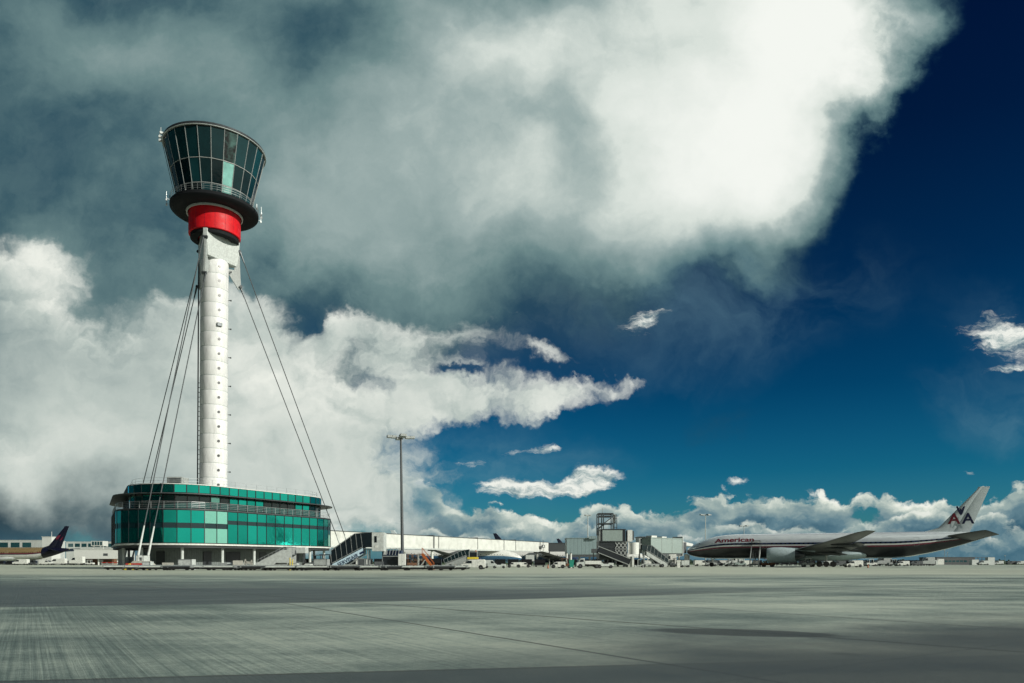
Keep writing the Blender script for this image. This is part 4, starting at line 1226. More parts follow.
boxy('gate_house', 'small grey two-row windowed gate house left of the jet bridge', 'building', 639, 652, 188, 537.5, 553, 5, 'grey', ex)

# ================================================================ ground equipment builders
def wheelset(T, xs, half, r, w=.22, parent=None):
    for x_ in xs:
        for sd_ in (-1, 1):
            W = MB().tube((x_, sd_ * half - w / 2, r), (x_, sd_ * half + w / 2, r), r, n=16).build('wheel', M['tyre'], parent or T)
            MB().tube((x_, sd_ * (half + .005) - w / 2 * 1.08, r), (x_, sd_ * (half + .005) + w / 2 * 1.08, r), r * .42, n=12).build('rim', M['dgrey'], W)
def van(label, px, y, facing=-1, L=5.2, H=2.2, body='white', cat='van', name='white_van', group=None, rz=None):
    T = thing(name, label, cat, (at(px, y), y, 0), (0 if facing < 0 else math.pi) if rz is None else rz, group)
    k = L / 5.2; h = H / 2.2
    prof = [(-2.6, .45), (-2.62, .95), (-2.45, 1.1), (-1.75, 1.28), (-1.0, 2.02), (-.7, 2.16), (2.45, 2.2), (2.58, 2.0), (2.6, .42)]
    prof = [(a * k, b * h) for a, b in prof]
    W2 = .95
    B = MB().prism(prof, -W2, W2).build('body', M[body], T, bevel=.06)
    for sd_ in (-1, 1):
        MB().prism([(-1.62 * k, 1.32 * h), (-1.02 * k, 1.92 * h), (-.25 * k, 1.92 * h), (-.25 * k, 1.32 * h)], sd_ * W2 - .012, sd_ * W2 + .012).build('side_window', M['winglass'], T)
        for q in (-.2, .95): MB().box(q * k, (q + .03) * k, sd_ * W2 - .008, sd_ * W2 + .008, .5 * h, 2.0 * h).build('door_seam', M['grey'], B)
    MB().prism([(-1.79 * k, 1.33 * h), (-1.05 * k, 2.03 * h), (-1.01 * k, 1.99 * h), (-1.74 * k, 1.30 * h)], -.78, .78).build('windscreen', M['winglass'], T)
    MB().box(-2.68 * k, -2.5 * k, -.93, .93, .35, .72 * h).box(2.52 * k, 2.66 * k, -.93, .93, .35, .55 * h).build('bumper', M['black'], T)
    for sd_ in (-1, 1): MB().box(-2.64 * k, -2.4 * k, sd_ * .7 - .18, sd_ * .7 + .18, .8 * h, 1.0 * h).build('headlight', M['lgrey'], T)
    wheelset(T, (-1.75 * k, 1.65 * k), .84, .34)
    return T
def tug(label, px, y, facing=-1, body='grey', name='baggage_tractor', cat='tractor', s=1.0, cab=True, group=None, rz=None):
    T = thing(name, label, cat, (at(px, y), y, 0), (0 if facing < 0 else math.pi) if rz is None else rz, group)
    P = lambda l: [(a * s, b * s) for a, b in l]
    MB().prism(P([(-1.5, .35), (-1.5, .95), (-.6, 1.05), (-.35, .8), (.5, .8), (.6, 1.0), (1.5, .95), (1.5, .35)]), -.65 * s, .65 * s).build('body', M[body], T, bevel=.04)
    if cab:
        c = MB()
        for x_ in (-.45, .75):
            for sd_ in (-.55, .55): c.bar((x_ * s, sd_ * s, .9 * s), (x_ * s * .95, sd_ * s, 1.95 * s), .08, .08)
        c.box(-.6 * s, .85 * s, -.65 * s, .65 * s, 1.93 * s, 2.03 * s).build('cab_frame', M[body], T)
        MB().box(-.47 * s, -.44 * s, -.5 * s, .5 * s, 1.1 * s, 1.88 * s).build('windscreen', M['winglass'], T)
    MB().box(.05 * s, .5 * s, -.3 * s, .3 * s, .8 * s, 1.05 * s).box(.45 * s, .55 * s, -.3 * s, .3 * s, 1.05 * s, 1.5 * s).build('seat', M['black'], T)
    wheelset(T, (-1.0 * s, 1.0 * s), .58 * s, .3 * s)
    return T
def dolly_proto(L=3.8, m='lgrey', e_=.72):
    T = thing('pallet_dolly', 'x', 'dolly', (0, 0, 0))
    d = MB(); d.box(-L / 2, L / 2, -1.15, 1.15, .42, .60); d.build('deck', M[m], T)
    e = MB()
    for x_ in (-L / 2, L / 2): e.box(x_ - .06, x_ + .06, -1.2, 1.2, .36, .72)
    e.bar((-L / 2, 0, .45), (-L / 2 - .9, 0, .30), .1, .08)
    e.build('drawbar_frame', M['steel'], T)
    MB().box(-L / 2 + .1, L / 2 - .1, -1.0, 1.0, .14, .41).build('underframe', M['black'], T)
    ro = MB()
    for k in range(9):
        x_ = -L / 2 + .3 + k * (L - .6) / 8
        ro.tube((x_, -1.05, .63), (x_, 1.05, .63), .05, n=6)
    ro.build('rollers', M['steel'], T, fix=False)
    for x_ in (-L / 2 + .55, L / 2 - .55):
        for sd_ in (-.9, .9): MB().tube((x_, sd_ - .1, .2), (x_, sd_ + .1, .2), .2, n=12).build('wheel', M['tyre'], T)
    return T
def crate(label, px, y, w, h, d, m, name='cargo_container', cat='container', z=0.0, rz=0.0, cut=True):
    T = thing(name, label, cat, (at(px, y), y, z), rz)
    prof = [(-w / 2, 0), (w / 2, 0), (w / 2, h), (-w / 2, h)] if not cut else [(-w / 2 + .35, 0), (w / 2, 0), (w / 2, h), (-w / 2, h), (-w / 2, .4)]
    B = MB().prism(prof, -d / 2, d / 2).build('shell', M[m], T, bevel=.03)
    fr = MB()
    for x_ in (-w / 2 + .04, w / 2 - .04): fr.box(x_ - .05, x_ + .05, -d / 2 - .03, -d / 2 + .02, .42 if cut else .02, h)
    fr.box(-w / 2, w / 2, -d / 2 - .03, -d / 2 + .02, h - .1, h + .02)
    fr.build('edge_frame', M['steel'], T)
    return T
def mobile_stairs(label, px, y, rz, run, h, w=1.6, side='lgrey', canopy=None, cabin=None, name='mobile_stairs', text=None, rail='steel', landing=1.4, deckz=.9, tread='dgrey', frames=6, can_h=2.2):
    """stairs rising towards +x, foot at x = 0; root at the foot"""
    T = thing(name, label, 'mobile stairs', (at(px, y), y, 0), rz)
    n = max(6, int((h - deckz * .5) / .22))
    z0 = .35
    st = MB()
    for i in range(n):
        x_ = run * i / n; z_ = z0 + (h - z0) * (i + 1) / n
        st.box(x_, x_ + run / n + .06, -w / 2 + .06, w / 2 - .06, z_ - .05, z_)
    st.box(run, run + landing, -w / 2 + .03, w / 2 - .03, h - .08, h)
    st.build('treads', M[tread], T, fix=False)
    for sd_ in (-1, 1):
        yy = sd_ * w / 2
        MB().prism([(-.15, z0 - .15), (.35, z0 - .25), (run + .05, h - .75), (run + .05, h + .12), (-.15, z0 + .45)], yy - .04, yy + .04).build('stringer', M[side], T)
        ra = MB()
        m_ = 7
        for k in range(m_ + 1):
            x_ = run * k / m_; z_ = z0 + (h - z0) * k / m_
            ra.bar((x_, yy, z_), (x_, yy, z_ + 1.05), .05, .05)
        ra.bar((0, yy, z0 + 1.05), (run, yy, h + 1.05), .06, .06)
        ra.bar((0, yy, z0 + .6), (run, yy, h + .6), .04, .04)
        ra.bar((run, yy, h + 1.05), (run + landing, yy, h + 1.05), .06, .06)
        ra.bar((run + landing, yy, h), (run + landing, yy, h + 1.05), .06, .06)
        ra.build('handrail', M[rail], T, fix=False)
    if canopy:
        for sd_ in (-1, 1):
            yy = sd_ * (w / 2 + .06)
            MB().prism([(-.2, z0 + .6), (run + .05, h + .25), (run + landing, h + .25), (run + landing, h + can_h + .2), (run * .72, h + can_h), (-.2 - .1, z0 + can_h + .3)], yy - .02, yy + .02).build('canopy_side', M[canopy], T)
            fr = MB()
            for k in range(frames + 1):
                t = k / frames; x_ = -.2 + (run + .2) * t; zb_ = z0 + .6 + (h + .25 - z0 - .6) * t
                zt_ = z0 + can_h + .3 + (h + can_h - z0 - can_h - .3) * min(1, t / .72)
                fr.bar((x_, yy * 1.02, zb_), (x_ - .25, yy * 1.02, zt_), .06, .07)
            fr.bar((-.3, yy * 1.02, z0 + can_h + .3), (run * .72, yy * 1.02, h + can_h), .08, .08)
            fr.bar((-.2, yy * 1.02, z0 + .6), (run, yy * 1.02, h + .25), .08, .08)
            fr.build('canopy_frame', M['steel'], T, fix=False)
        MB().loft([[(x_, yy, z_ + e) for (yy, e) in ((-w / 2 - .1, 0), (w / 2 + .1, 0), (w / 2 + .1, .07), (-w / 2 - .1, .07))] for (x_, z_) in ((-.35, z0 + can_h + .3), (run * .72, h + can_h), (run + landing, h + can_h + .2))], smooth=False).build('canopy_roof', M['dgrey'], T)
    if cabin:
        MB().box(run + landing, run + landing + cabin, -w / 2 - .1, w / 2 + .1, h + .02 - .35, h + can_h + .22).build('head_cabin', M['lgrey'], T)
        MB().box(run + landing + cabin * .22, run + landing + cabin * .42, -w / 2 - .14, -w / 2 - .1, h + .9, h + 1.8).build('cabin_window', M['winglass'], T)
        MB().box(run + landing + cabin * .25, run + landing + cabin * .5, -w / 2 - .16, -w / 2 - .1, h + .15, h + .45).build('cabin_lamp', M['white'], T)
    # chassis and supports
    ch = MB(); ch.box(.4, run + landing + (cabin or 0) * .8, -w / 2 + .1, w / 2 - .1, .45, .78)
    C = ch.build('chassis', M['grey'], T)
    MB().bar((run * .55, 0, .7), (run * .9, 0, h * .82), .22, .22, ).bar((run + landing * .5, -w * .35, .7), (run + landing * .5, -w * .35, h - .1), .16, .16).bar((run + landing * .5, w * .35, .7), (run + landing * .5, w * .35, h - .1), .16, .16).bar((run * .5, -w * .35, .75), (run + landing * .5, -w * .35, h * .75), .1, .1).build('lift_frame', M['steel'], T, fix=False)
    MB().box(run * .75, run + landing * .3, -w * .3, w * .3, .8, 1.5).build('engine_box', M['white'], T)
    wheelset(T, (run * .22, run + landing * .6), w / 2 - .05, .38)
    if text:
        L = math.hypot(run, h - z0); u = Vector((run, 0, h - z0 - .55)).normalized(); v_ = Vector((-u.z, 0, u.x))
        place_text(text, .78, M['blue'], T, Vector((.55, -w / 2 - .052, z0 - .03)) + u * .25, u, v_, width=L * .66, bold=.02, name='lettering')
        MB().face([tuple(Vector((.55, -w / 2 - .052, z0 + .02)) + u * (.25 + L * .70) + v_ * q + u * r_) for (r_, q) in ((0, .12), (L * .14, .12), (L * .14, .42), (0, .42))]).build('blue_bar', M['blue'], T, fix=False)
    return T

# ================================================================ left background
def ex(T, w, zb, zt, dp):
    roof_trim(T, w, zb, zt, dp, 'white'); strip_windows(T, w * .78, hz(548, 420), hz(542.5, 420), 7, 'dimglass')
boxy('terminal_building', 'long dark-windowed terminal building behind the gold and purple airliner', 'building', -60, 44, 420, 540.5, None, 20, 'lgrey', ex)
def ex(T, w, zb, zt, dp):
    roof_trim(T, w, zb, zt, dp, 'white'); MB().tube((w * .8, 1, zt), (w * .8, 1, zt + 3), .12, n=6).build('vent_pipe', M['white'], T)
    MB().box(-w * .15, w * .15, -.05, .02, 0, 2.6).build('door', M['dgrey'], T)
boxy('stair_block', 'square white stair tower block left of the purple tail', 'building', 42, 51.5, 400, 537, None, 8, 'white_clean', ex)
def ex(T, w, zb, zt, dp):
    roof_trim(T, w, zb, zt, dp, 'lgrey'); strip_windows(T, w * .95, hz(547, 410), hz(543.5, 410), 8, 'dimglass')
boxy('pier_building', 'low pale pier building between the purple tail and the control building', 'building', 66, 122, 410, 542, None, 14, 'lgrey', ex)
def ex(T, w, zb, zt, dp):
    roof_trim(T, w, zb, zt, dp, 'white'); legs(T, w, zb, 3, 1.5, 'white', .3)
    MB().box(w * .3, w * .5, -.04, .02, zb + 1.2, zb + 2.2).build('vent', M['dgrey'], T)
boxy('jet_bridge', 'white jet bridge box just left of the control building', 'jet bridge', 74, 119, 300, 549.5, 558.8, 4, 'white_clean', ex, wall='tunnel')
def ex(T, w, zb, zt, dp):
    roof_trim(T, w, zb, zt, dp, 'brown'); [MB().box(w * a, w * b, -.04, .02, 0, 2.2).build('door', M['white'], T) for a, b in ((-.7, -.4), (.2, .4))]
boxy('brick_hut', 'low brown building beneath the white jet bridge at left', 'building', 78, 114, 308, 559.2, None, 6, 'brown', ex)
def ex(T, w, zb, zt, dp):
    strip_windows(T, w * .9, zb + .4, zt - .3, 4); legs(T, w, zb, 2, 1, 'white')
boxy('cabin_block', 'small pale cabin above the pier left of the control building', 'building', 91, 103, 395, 541, 546, 5, 'white', ex)
van('white van parked under the gold airliner near the left edge', 21, 300, -1, 6, 2.4)
van('white van under the rear of the gold airliner', 46, 305, 1, 5, 2.1)
van('white high-roof van behind the purple tail', 58, 318, -1, 7, 2.8)
van('white box van between the purple tail and the brick hut', 77, 290, -1, 5.5, 3.4, name='box_van')
tug('small dark tractor under the gold airliner', 33, 296, -1, 'dgrey')
tug('small pale tractor beside the brick hut', 90, 285, 1, 'white')
def barrier(label, px, y, w, m):
    T = thing('crowd_barrier', label, 'barrier', (at(px, y), y, 0))
    b = MB(); b.box(-w / 2, w / 2, -.04, .04, .95, 1.15)
    b.build('top_board', M[m], T); MB().box(-w / 2, w / 2, -.04, .04, .45, .62).build('lower_board', M['white'], T)
    for x_ in (-w / 2 + .1, w / 2 - .1): MB().box(x_ - .05, x_ + .05, -.35, .35, 0, .06).box(x_ - .05, x_ + .05, -.05, .05, .06, 1.1).build('leg', M['grey'], T)
for i, (px, y) in enumerate(((104, 240), (110, 242), (115.5, 238))):
    barrier(['leftmost of the three red boards in front of the brick hut', 'middle one of the three red boards in front of the brick hut', 'red board nearest the control building, in front of the brick hut'][i], px, y, 1.7, 'redp')

# ================================================================ foreground line of equipment, left to right
DY = 99.0
proto = dolly_proto()
dproto = dolly_proto(3.5, 'dgrey')
dused = [False]
small = None
names = ['first empty dolly from the left, in front of the white jet bridge', 'second empty dolly from the left, beside the anchor block', 'dolly in front of the cable anchor block',
         'dolly just right of the anchor block under the dark glass', 'dolly left of the slim white column by the grey crate', 'dolly in front of the grey crate',
         'dolly in front of the grey ribbed wall', 'dolly in front of the dark doorway left of the grey stairs', 'dolly under the grey solid-sided stairs',
         'dolly between the grey stairs and the canopied stairs', 'dolly under the foot of the canopied stairs with blue lettering', 'dolly beneath the canopied stairs cabin',
         'dolly in front of the dark equipment left of the white cabinet', 'dolly right of the white cabinet', 'dolly in front of the orange steps', 'last dolly of the row, just left of the white van']
xs = [121, 143, 157, 180, 201, 222, 243, 258, 284, 315, 347, 372, 396, 419, 441, 452]
ys = [104, 101, 99, 99, 100, 99, 100, 98, 96, 96, 96, 97, 97, 97, 97, 99]
for i, (px, y, lb) in enumerate(zip(xs, ys, names)):
    if i in (3, 6, 7, 10, 12, 14):
        o = copy_tree(dproto) if dused[0] else dproto; dused[0] = True
        lb = 'dark ' + lb
    else: o = proto if i == 0 else copy_tree(proto)
    o['label'] = lb; o['group'] = 'empty pallet dollies in a row along the apron edge'
    o.location = (at(px, y), y, 0); o.rotation_euler = (0, 0, (.0 if i % 2 else .04))
    s_ = 1.0 if i in (0, 1, 2) else 1.08
    o.scale = (s_, 1, 1)
crate('weathered grey crate behind the slim white column', 187, 103, 1.9, 1.5, 1.4, 'lgrey', 'grey_crate', 'crate', 0, 0, False)
# red and white stack by the anchor block
b1 = thing('road_barrier', 'red and white barrier leaning by the cable anchor block', 'barrier', (at(137, 106), 106, 0))
MB().box(-1.6, 1.4, -.1, .1, .55, .95).build('red_board', M['redp'], b1)
MB().box(-2.1, 2.0, -.3, .3, .30, .53).build('base_rail', M['white'], b1)
for x_ in (-1.8, 0, 1.7): MB().box(x_ - .1, x_ + .1, -.4, .4, 0, .3).build('foot', M['yellow'], b1)
b2 = thing('yellow_chock_stand', 'small yellow-green stand left of the cable anchor block', 'stand', (at(129, 103), 103, 0))
MB().bar((-.5, 0, 0), (.1, 0, .9), .12, .12).bar((.6, 0, 0), (.1, 0, .9), .12, .12).bar((-.2, 0, .45), (.35, 0, .45), .08, .08).build('frame', M['yellow'], b2)
tug('low grey tractor in front of the grey ribbed wall', 233, 101, -1, 'grey', cab=False)
# trestle of tan frames by the wall
t1 = thing('tan_trestle', 'tan trestle frame in front of the grey ribbed wall', 'trestle', (at(248, 101), 101, 0))
MB().bar((-.7, 0, 0), (-.35, 0, 1.5), .14, .14).bar((-.1, 0, 0), (-.35, 0, 1.5), .1, .1).bar((.3, 0, 0), (.5, 0, 1.4), .14, .14).bar((.8, 0, 0), (.5, 0, 1.4), .1, .1).bar((-.5, 0, 1.1), (.6, 0, 1.0), .1, .3).build('frame', M['concrete'], t1)
# grey solid-sided stairs
T = mobile_stairs('grey solid-sided mobile stairs in front of the glass building', 259.5, 102, R(0), 3.6, 2.15, 1.8, 'lgrey', None, None, landing=1.2)
for sd_ in (-1, 1): MB().prism([(-.1, .3), (1.1, .55), (2.2, .6), (2.6, 1.0), (4.8, 1.0), (4.8, 2.75), (3.5, 2.8), (-.1, .95)], sd_ * .98 - .03, sd_ * .98 + .03).build('side_panel', M['lgrey'], T)
t2 = thing('raised_box', 'long grey box raised on posts behind the solid-sided stairs', 'equipment box', (at(296, 110), 110, 0))
MB().box(-1.4, 1.35, 0, 1.8, 2.45, 3.3).build('box', M['lgrey'], t2)
MB().box(-3.0, -1.45, .1, 1.5, 2.6, 3.0).box(-2.4, -1.9, .2, .9, 3.0, 3.3).build('duct', M['dgrey'], t2)
for x_ in (-1.2, 1.1): MB().box(x_ - .1, x_ + .1, .2, .4, 0, 2.45).build('leg', M['dgrey'], t2)
tug('small pale tractor right of the solid-sided stairs', 302, 100, -1, 'lgrey', s=.9, cab=False)
t3 = thing('yellow_bollard', 'thin yellow post at the right end of the solid-sided stairs', 'post', (at(290, 99), 99, 0))
MB().tube((0, 0, 0), (0, 0, 1.7), .07, n=8).tube((.35, 0, 0), (.35, 0, 1.5), .06, n=8).bar((0, 0, 1.1), (.35, 0, 1.1), .06, .06).build('posts', M['yellow'], t3)
# dark machinery
tug('dark tractor with cab under the right corner of the glass building', 318, 103, -1, 'dgrey', s=1.05)
tug('dark blue tractor behind the foot of the canopied stairs', 327, 106, 1, 'blue', s=1.1)
# canopied stairs with lettering, cabin at the top right
T = mobile_stairs('large canopied mobile stairs with pale blue lettered side and grey head cabin', 335.2, 105.5, R(0), 4.15, 3.0, 2.2, 'ltblue', 'winglass', 1.65, text='SERVISAIR', landing=1.35, can_h=2.1)
crate('dark equipment crate left of the white cabinet, lower one', 391.5, 108, 2.4, 2.0, 2.0, 'black_paint', 'equipment_crate', 'crate', 0, 0, False)
ec = thing('power_unit', 'dark blue ground power unit with pipes behind the dark crate', 'power unit', (at(392, 112), 112, 0))
MB().box(-1.5, 1.4, 0, 2, .4, 2.9).build('housing', M['blue'], ec)
q = MB()
for k in range(6): q.tube((-1.3 + k * .45, -.1, 2.2), (-1.1 + k * .45, -.1, 3.25 - .1 * (k % 2)), .06, n=6)
q.bar((-1.4, -.1, 3.1), (1.3, -.1, 3.15), .1, .1)
q.build('pipework', M['steel'], ec, fix=False)
MB().tube((-1.0, -.1, 2.5), (-1.0, .1, 2.5), .3, n=14).build('gauge', M['lgrey'], ec)
wheelset(ec, (-1.0, 1.0), .9, .3)
cb = thing('white_cabinet', 'plain white electrical cabinet at the foot of the lamp mast', 'cabinet', (at(401.8, 106), 106, 0))
MB().box(-.52, .52, 0, .6, .1, 2.3).build('body', M['white_clean'], cb, bevel=.03)
MB().box(-.55, .55, -.03, .63, 0, .1).build('plinth', M['concrete'], cb)
MB().box(-.012, .012, -.01, 0.0, .15, 2.25).box(.08, .12, -.03, 0.0, 1.1, 1.3).build('door_seam', M['grey'], cb)
# scaffold-like frames and orange steps
sf = thing('tan_frame_rack', 'tan steel rack of frames between the white cabinet and the orange steps', 'rack', (at(416, 107), 107, 0))
q = MB()
for x_ in (-1.3, -.6, .2, .9):
    for yy in (0, 1.2): q.bar((x_, yy, 0), (x_, yy, 2.2), .08, .08)
for z_ in (.5, 1.3, 2.2):
    for yy in (0, 1.2): q.bar((-1.35, yy, z_), (.95, yy, z_), .07, .07)
q.bar((-1.3, 0, 0), (.2, 0, 2.2), .07, .07); q.bar((-.6, 0, 2.2), (.9, 0, .3), .07, .07)
q.build('frame', M['brown'], sf, fix=False)
MB().box(-1.2, .1, .1, 1.1, .5, .95).box(-.5, .8, .1, 1.1, 1.3, 1.6).build('stored_box', M['concrete'], sf)
os_ = thing('orange_steps', 'steep orange maintenance steps right of the white cabinet', 'steps', (at(434.5, 106), 106, 0), R(180))
for sd_ in (-.5, .5):
    MB().bar((0, sd_, .05), (1.75, sd_, 2.3), .09, .30).build('stringer', M['orange'], os_)
    MB().bar((.1, sd_, 1.0), (1.75, sd_, 3.15), .05, .05).bar((.1, sd_, .2), (.1, sd_, 1.0), .05, .05).bar((1.75, sd_, 2.3), (1.75, sd_, 3.15), .05, .05).build('handrail', M['orange'], os_)
    MB().bar((2.3, sd_, 0), (2.3, sd_, 2.3), .08, .08).bar((2.3, sd_, .1), (1.2, sd_, 1.6), .06, .06).build('support', M['lgrey'], os_)
q = MB()
for k in range(9): q.box(k * .19, k * .19 + .2, -.46, .46, .2 + k * .24, .24 + k * .24)
q.box(1.7, 2.4, -.5, .5, 2.26, 2.32); q.build('treads', M['brown'], os_, fix=False)

# stairs truck and vans by the walkway
T = mobile_stairs('grey-green mobile stairs with dark railings behind the white van', 446.5, 122, R(0), 3.3, 2.0, 1.6, 'grey', 'band', None, landing=.5, can_h=.95)
hl = thing('high_loader', 'yellow-based high loader platform behind the white van', 'high loader', (at(473, 117), 117, 0))
MB().box(-.9, .8, 0, 1.6, 1.58, 1.92).build('platform', M['yellow'], hl)
MB().box(-.55, .6, .2, 1.4, 1.92, 2.7).build('cab', M['winglass'], hl)
MB().box(-.68, .75, .15, 1.45, 2.7, 2.8).box(.6, .72, .1, .3, 1.92, 2.7).box(-.67, -.55, .1, .3, 1.92, 2.7).build('cab_frame', M['grey'], hl)
MB().box(-2.0, 2.4, 0, 1.8, .5, .9).bar((-.8, .5, .9), (.7, .5, 1.6), .15, .15).bar((.7, .5, .9), (-.8, .5, 1.6), .15, .15).build('chassis', M['grey'], hl)
wheelset(hl, (-1.4, 1.6), .9, .4)
MB().tube((.4, .8, 2.8), (.4, .8, 3.0), .12, n=8).build('beacon', M['orange'], hl)
van('clean white panel van facing left in front of the walkway', 473.2, 112.5, -1, 3.75, 1.52)
van('small white van just behind the white panel van', 490.5, 135, 1, 2.4, 1.5, 'lgrey')
tug('low pale tractor right of the small white van', 499, 130, 1, 'lgrey', s=.8, cab=False)
for px, y, lb in ((514, 150, 'left of the two small white cars under the walkway'), (523.5, 152, 'right of the two small white cars under the walkway')):
    van(lb, px, y, -1 if px < 520 else 1, 1.9 * 1.5, 1.1, name='small_car', cat='car')
sg = thing('pale_screen', 'pale blue-grey rectangular screen panel near the walkway end support', 'panel', (at(530, 190), 190, 0))
MB().box(-1.1, 1.1, 0, .12, 1.4, 3.0).build('board', M['lgrey'], sg)
for x_ in (-.9, .9): MB().box(x_ - .06, x_ + .06, .02, .1, 0, 1.4).build('leg', M['dgrey'], sg)
van('white car left of the green bin at the gate', 558, 135, -1, 2.6, 1.2, name='small_car', cat='car')
bn = thing('green_bin', 'green wheeled bin in front of the gate building', 'bin', (at(571.5, 135), 135, 0))
MB().loft([[(-.35, -.3, .2), (.35, -.3, .2), (.35, .3, .2), (-.35, .3, .2)], [(-.45, -.42, 1.45), (.45, -.42, 1.45), (.45, .42, 1.45), (-.45, .42, 1.45)]], smooth=False).build('body', M['green'], bn)
MB().box(-.48, .48, -.46, .46, 1.45, 1.55).build('lid', M['green'], bn)
for x_ in (-.3, .3): MB().tube((x_, -.1, .13), (x_, .1, .13), .13, n=10).build('wheel', M['tyre'], bn)
for px, lb in ((566.8, 'left of the two short white bollards by the green bin'), (570.9, 'right of the two short white bollards, behind the green bin')):
    t_ = thing('bollard', lb, 'bollard', (at(px, 150), 150, 0))
    MB().tube((0, 0, 0), (0, 0, 2.9), .2, n=12).build('post', M['white'], t_); MB().tube((0, 0, 2.9), (0, 0, 3.05), .24, n=12).build('cap', M['dgrey'], t_)
tug('small brown and dark tractor left of the green bin', 564, 138, -1, 'brown', s=.9)
# pickup style loader truck, white, in front of the gate tower
lt = thing('flatbed_truck', 'white flatbed truck in front of the gate tower', 'truck', (at(588, 132), 132, 0))
MB().prism([(-2.1, .45), (-2.15, 1.0), (-1.75, 1.15), (-1.45, 1.75), (-.7, 1.8), (-.65, .45)], -.9, .9).build('cab', M['lgrey'], lt, bevel=.04)
for sd_ in (-1, 1): MB().prism([(-1.65, 1.15), (-1.4, 1.6), (-.85, 1.6), (-.85, 1.15)], sd_ * .9 - .012, sd_ * .9 + .012).build('side_window', M['winglass'], lt)
MB().box(-.6, 2.3, -.95, .95, .75, 1.35).build('load_bed', M['white_clean'], lt)
MB().box(-2.0, 2.2, -.6, .6, .4, .7).build('chassis', M['black'], lt)
wheelset(lt, (-1.45, 1.5), .8, .4)
tug('pale tractor right of the flatbed truck under the dark stairs', 605, 134, -1, 'lgrey', s=1.0, cab=False)
tg = thing('towbar_rack', 'white curved towbar rack right of the gate tower', 'rack', (at(640, 150), 150, 0))
q = MB(); pts_ = [(-1.6, .35), (-1.0, .3), (0, .4), (1.0, .8), (1.6, 1.6), (1.7, 2.4)]
for a_, b_ in zip(pts_, pts_[1:]): q.bar((a_[0], 0, a_[1]), (b_[0], 0, b_[1]), .14, .14)
for x_ in (-1, .6): q.bar((x_, -.4, 0), (x_, 0, .5), .1, .1)
q.bar((-.4, .1, 0), (-.4, .1, 1.6), .1, .1); q.bar((-.4, .1, 1.6), (1.6, .1, 2.2), .08, .08)
q.build('frame', M['lgrey'], tg, fix=False)
T = mobile_stairs('dark canopied mobile stairs descending right, left of the jet bridge legs', 666, 158, R(180), 4.3, 3.4, 1.7, 'lgrey', 'band', None, landing=1.0, can_h=1.2)
van('small white box van at the foot of the dark canopied stairs', 670, 172, -1, 2.6, 3.0, name='box_van')
tug('dark tractor under the jet bridge', 676, 170, -1, 'dgrey')
t_ = thing('water_heater_cart', 'white ground service cart beneath the jet bridge end', 'cart', (at(685, 160), 160, 0))
MB().box(-.9, .8, -.5, .5, .5, 1.5).build('tank', M['lgrey'], t_, bevel=.05); MB().box(-1.1, 1, -.6, .6, .35, .5).build('chassis', M['grey'], t_); wheelset(t_, (-.7, .6), .5, .25)
t_ = thing('white_post_box', 'short white post with box under the jet bridge', 'post', (at(678.5, 150), 150, 0))
MB().box(-.3, .3, -.2, .2, 0, 1.2).build('post', M['white'], t_); MB().box(-.4, .4, -.3, .3, 1.2, 1.5).build('box', M['white'], t_)

# stairs at the second door of the silver airliner, pushed up square to the fuselage
ax = Vector((math.cos(AZ1), math.sin(AZ1))); pn = Vector((math.sin(AZ1), -math.cos(AZ1)))
base = Vector((44.7, 188.0)) + ax * 17.2 + pn * 9.9
T = mobile_stairs('narrow mobile stairs at a forward door of the silver airliner', 0, 1, AZ1 + R(90), 5.2, 4.1, 2.0, 'lgrey', None, None, landing=1.4)
T.location = (base.x, base.y, 0)
MB().box(5.2, 6.9, -1.05, 1.05, 6.2, 6.35).box(5.3, 5.4, -1.0, -.9, 4.1, 6.2).box(5.3, 5.4, .9, 1.0, 4.1, 6.2).build('canopy', M['black_paint'], T)

# vehicles beyond the silver airliner
rng = random.Random(11)
seq = [(701, 215, 'van', 'white', 'white van far behind the nose wheel of the silver airliner'), (716, 230, 'van', 'dgrey', 'dark grey van behind the silver fuselage, left of a white van'),
       (725, 232, 'van', 'white', 'larger white van behind the silver fuselage ahead of the stairs'), (735, 228, 'box', 'lgrey', 'pale box van behind the silver fuselage ahead of the stairs'),
       (744, 226, 'van', 'white', 'small white van just before the narrow stairs at the silver airliner'), (711, 205, 'tug', 'grey', 'grey tractor under the front of the silver fuselage'),
       (730, 200, 'tug', 'lgrey', 'pale tractor under the forward silver fuselage'), (740, 198, 'tug', 'bridge', 'grey-green tractor under the forward silver fuselage'),
       (768, 176, 'tug', 'brown', 'dark brown tractor ahead of the silver airliner engine'), (808, 172, 'tug', 'lgrey', 'low pale tractor behind the silver airliner engine'),
       (825, 210, 'van', 'lgrey', 'grey van beyond the wing root of the silver airliner'), (838, 205, 'van', 'dgrey', 'dark grey van beyond the main wheels of the silver airliner'),
       (853, 160, 'van', 'white', 'bright white van under the rear silver fuselage'), (862, 215, 'van', 'dgrey', 'dark van beyond the rear silver fuselage'),
       (871, 212, 'tug', 'white', 'white tractor beyond the rear silver fuselage'), (883, 225, 'box', 'grey', 'white box van beyond the rear silver fuselage'),
       (893, 222, 'tug', 'grey', 'grey tractor below the silver tailplane'), (902, 220, 'van', 'white', 'white van below the silver tailplane'),
       (916, 235, 'van', 'dgrey', 'dark van below the silver tail cone'), (927, 245, 'box', 'grey', 'grey box van just left of the far grey building')]
for (px, y, kind, m, lb) in seq:
    f = rng.choice((-1, 1))
    if kind == 'van': van(lb, px, y, f, 3.6 if px > 800 else 4.2, 1.7 if px < 800 else 1.5, m, name='parked_van')
    elif kind == 'box': van(lb, px, y, f, 4.4, 2.8, m, name='box_van')
    else: tug(lb, px, y, f, m)

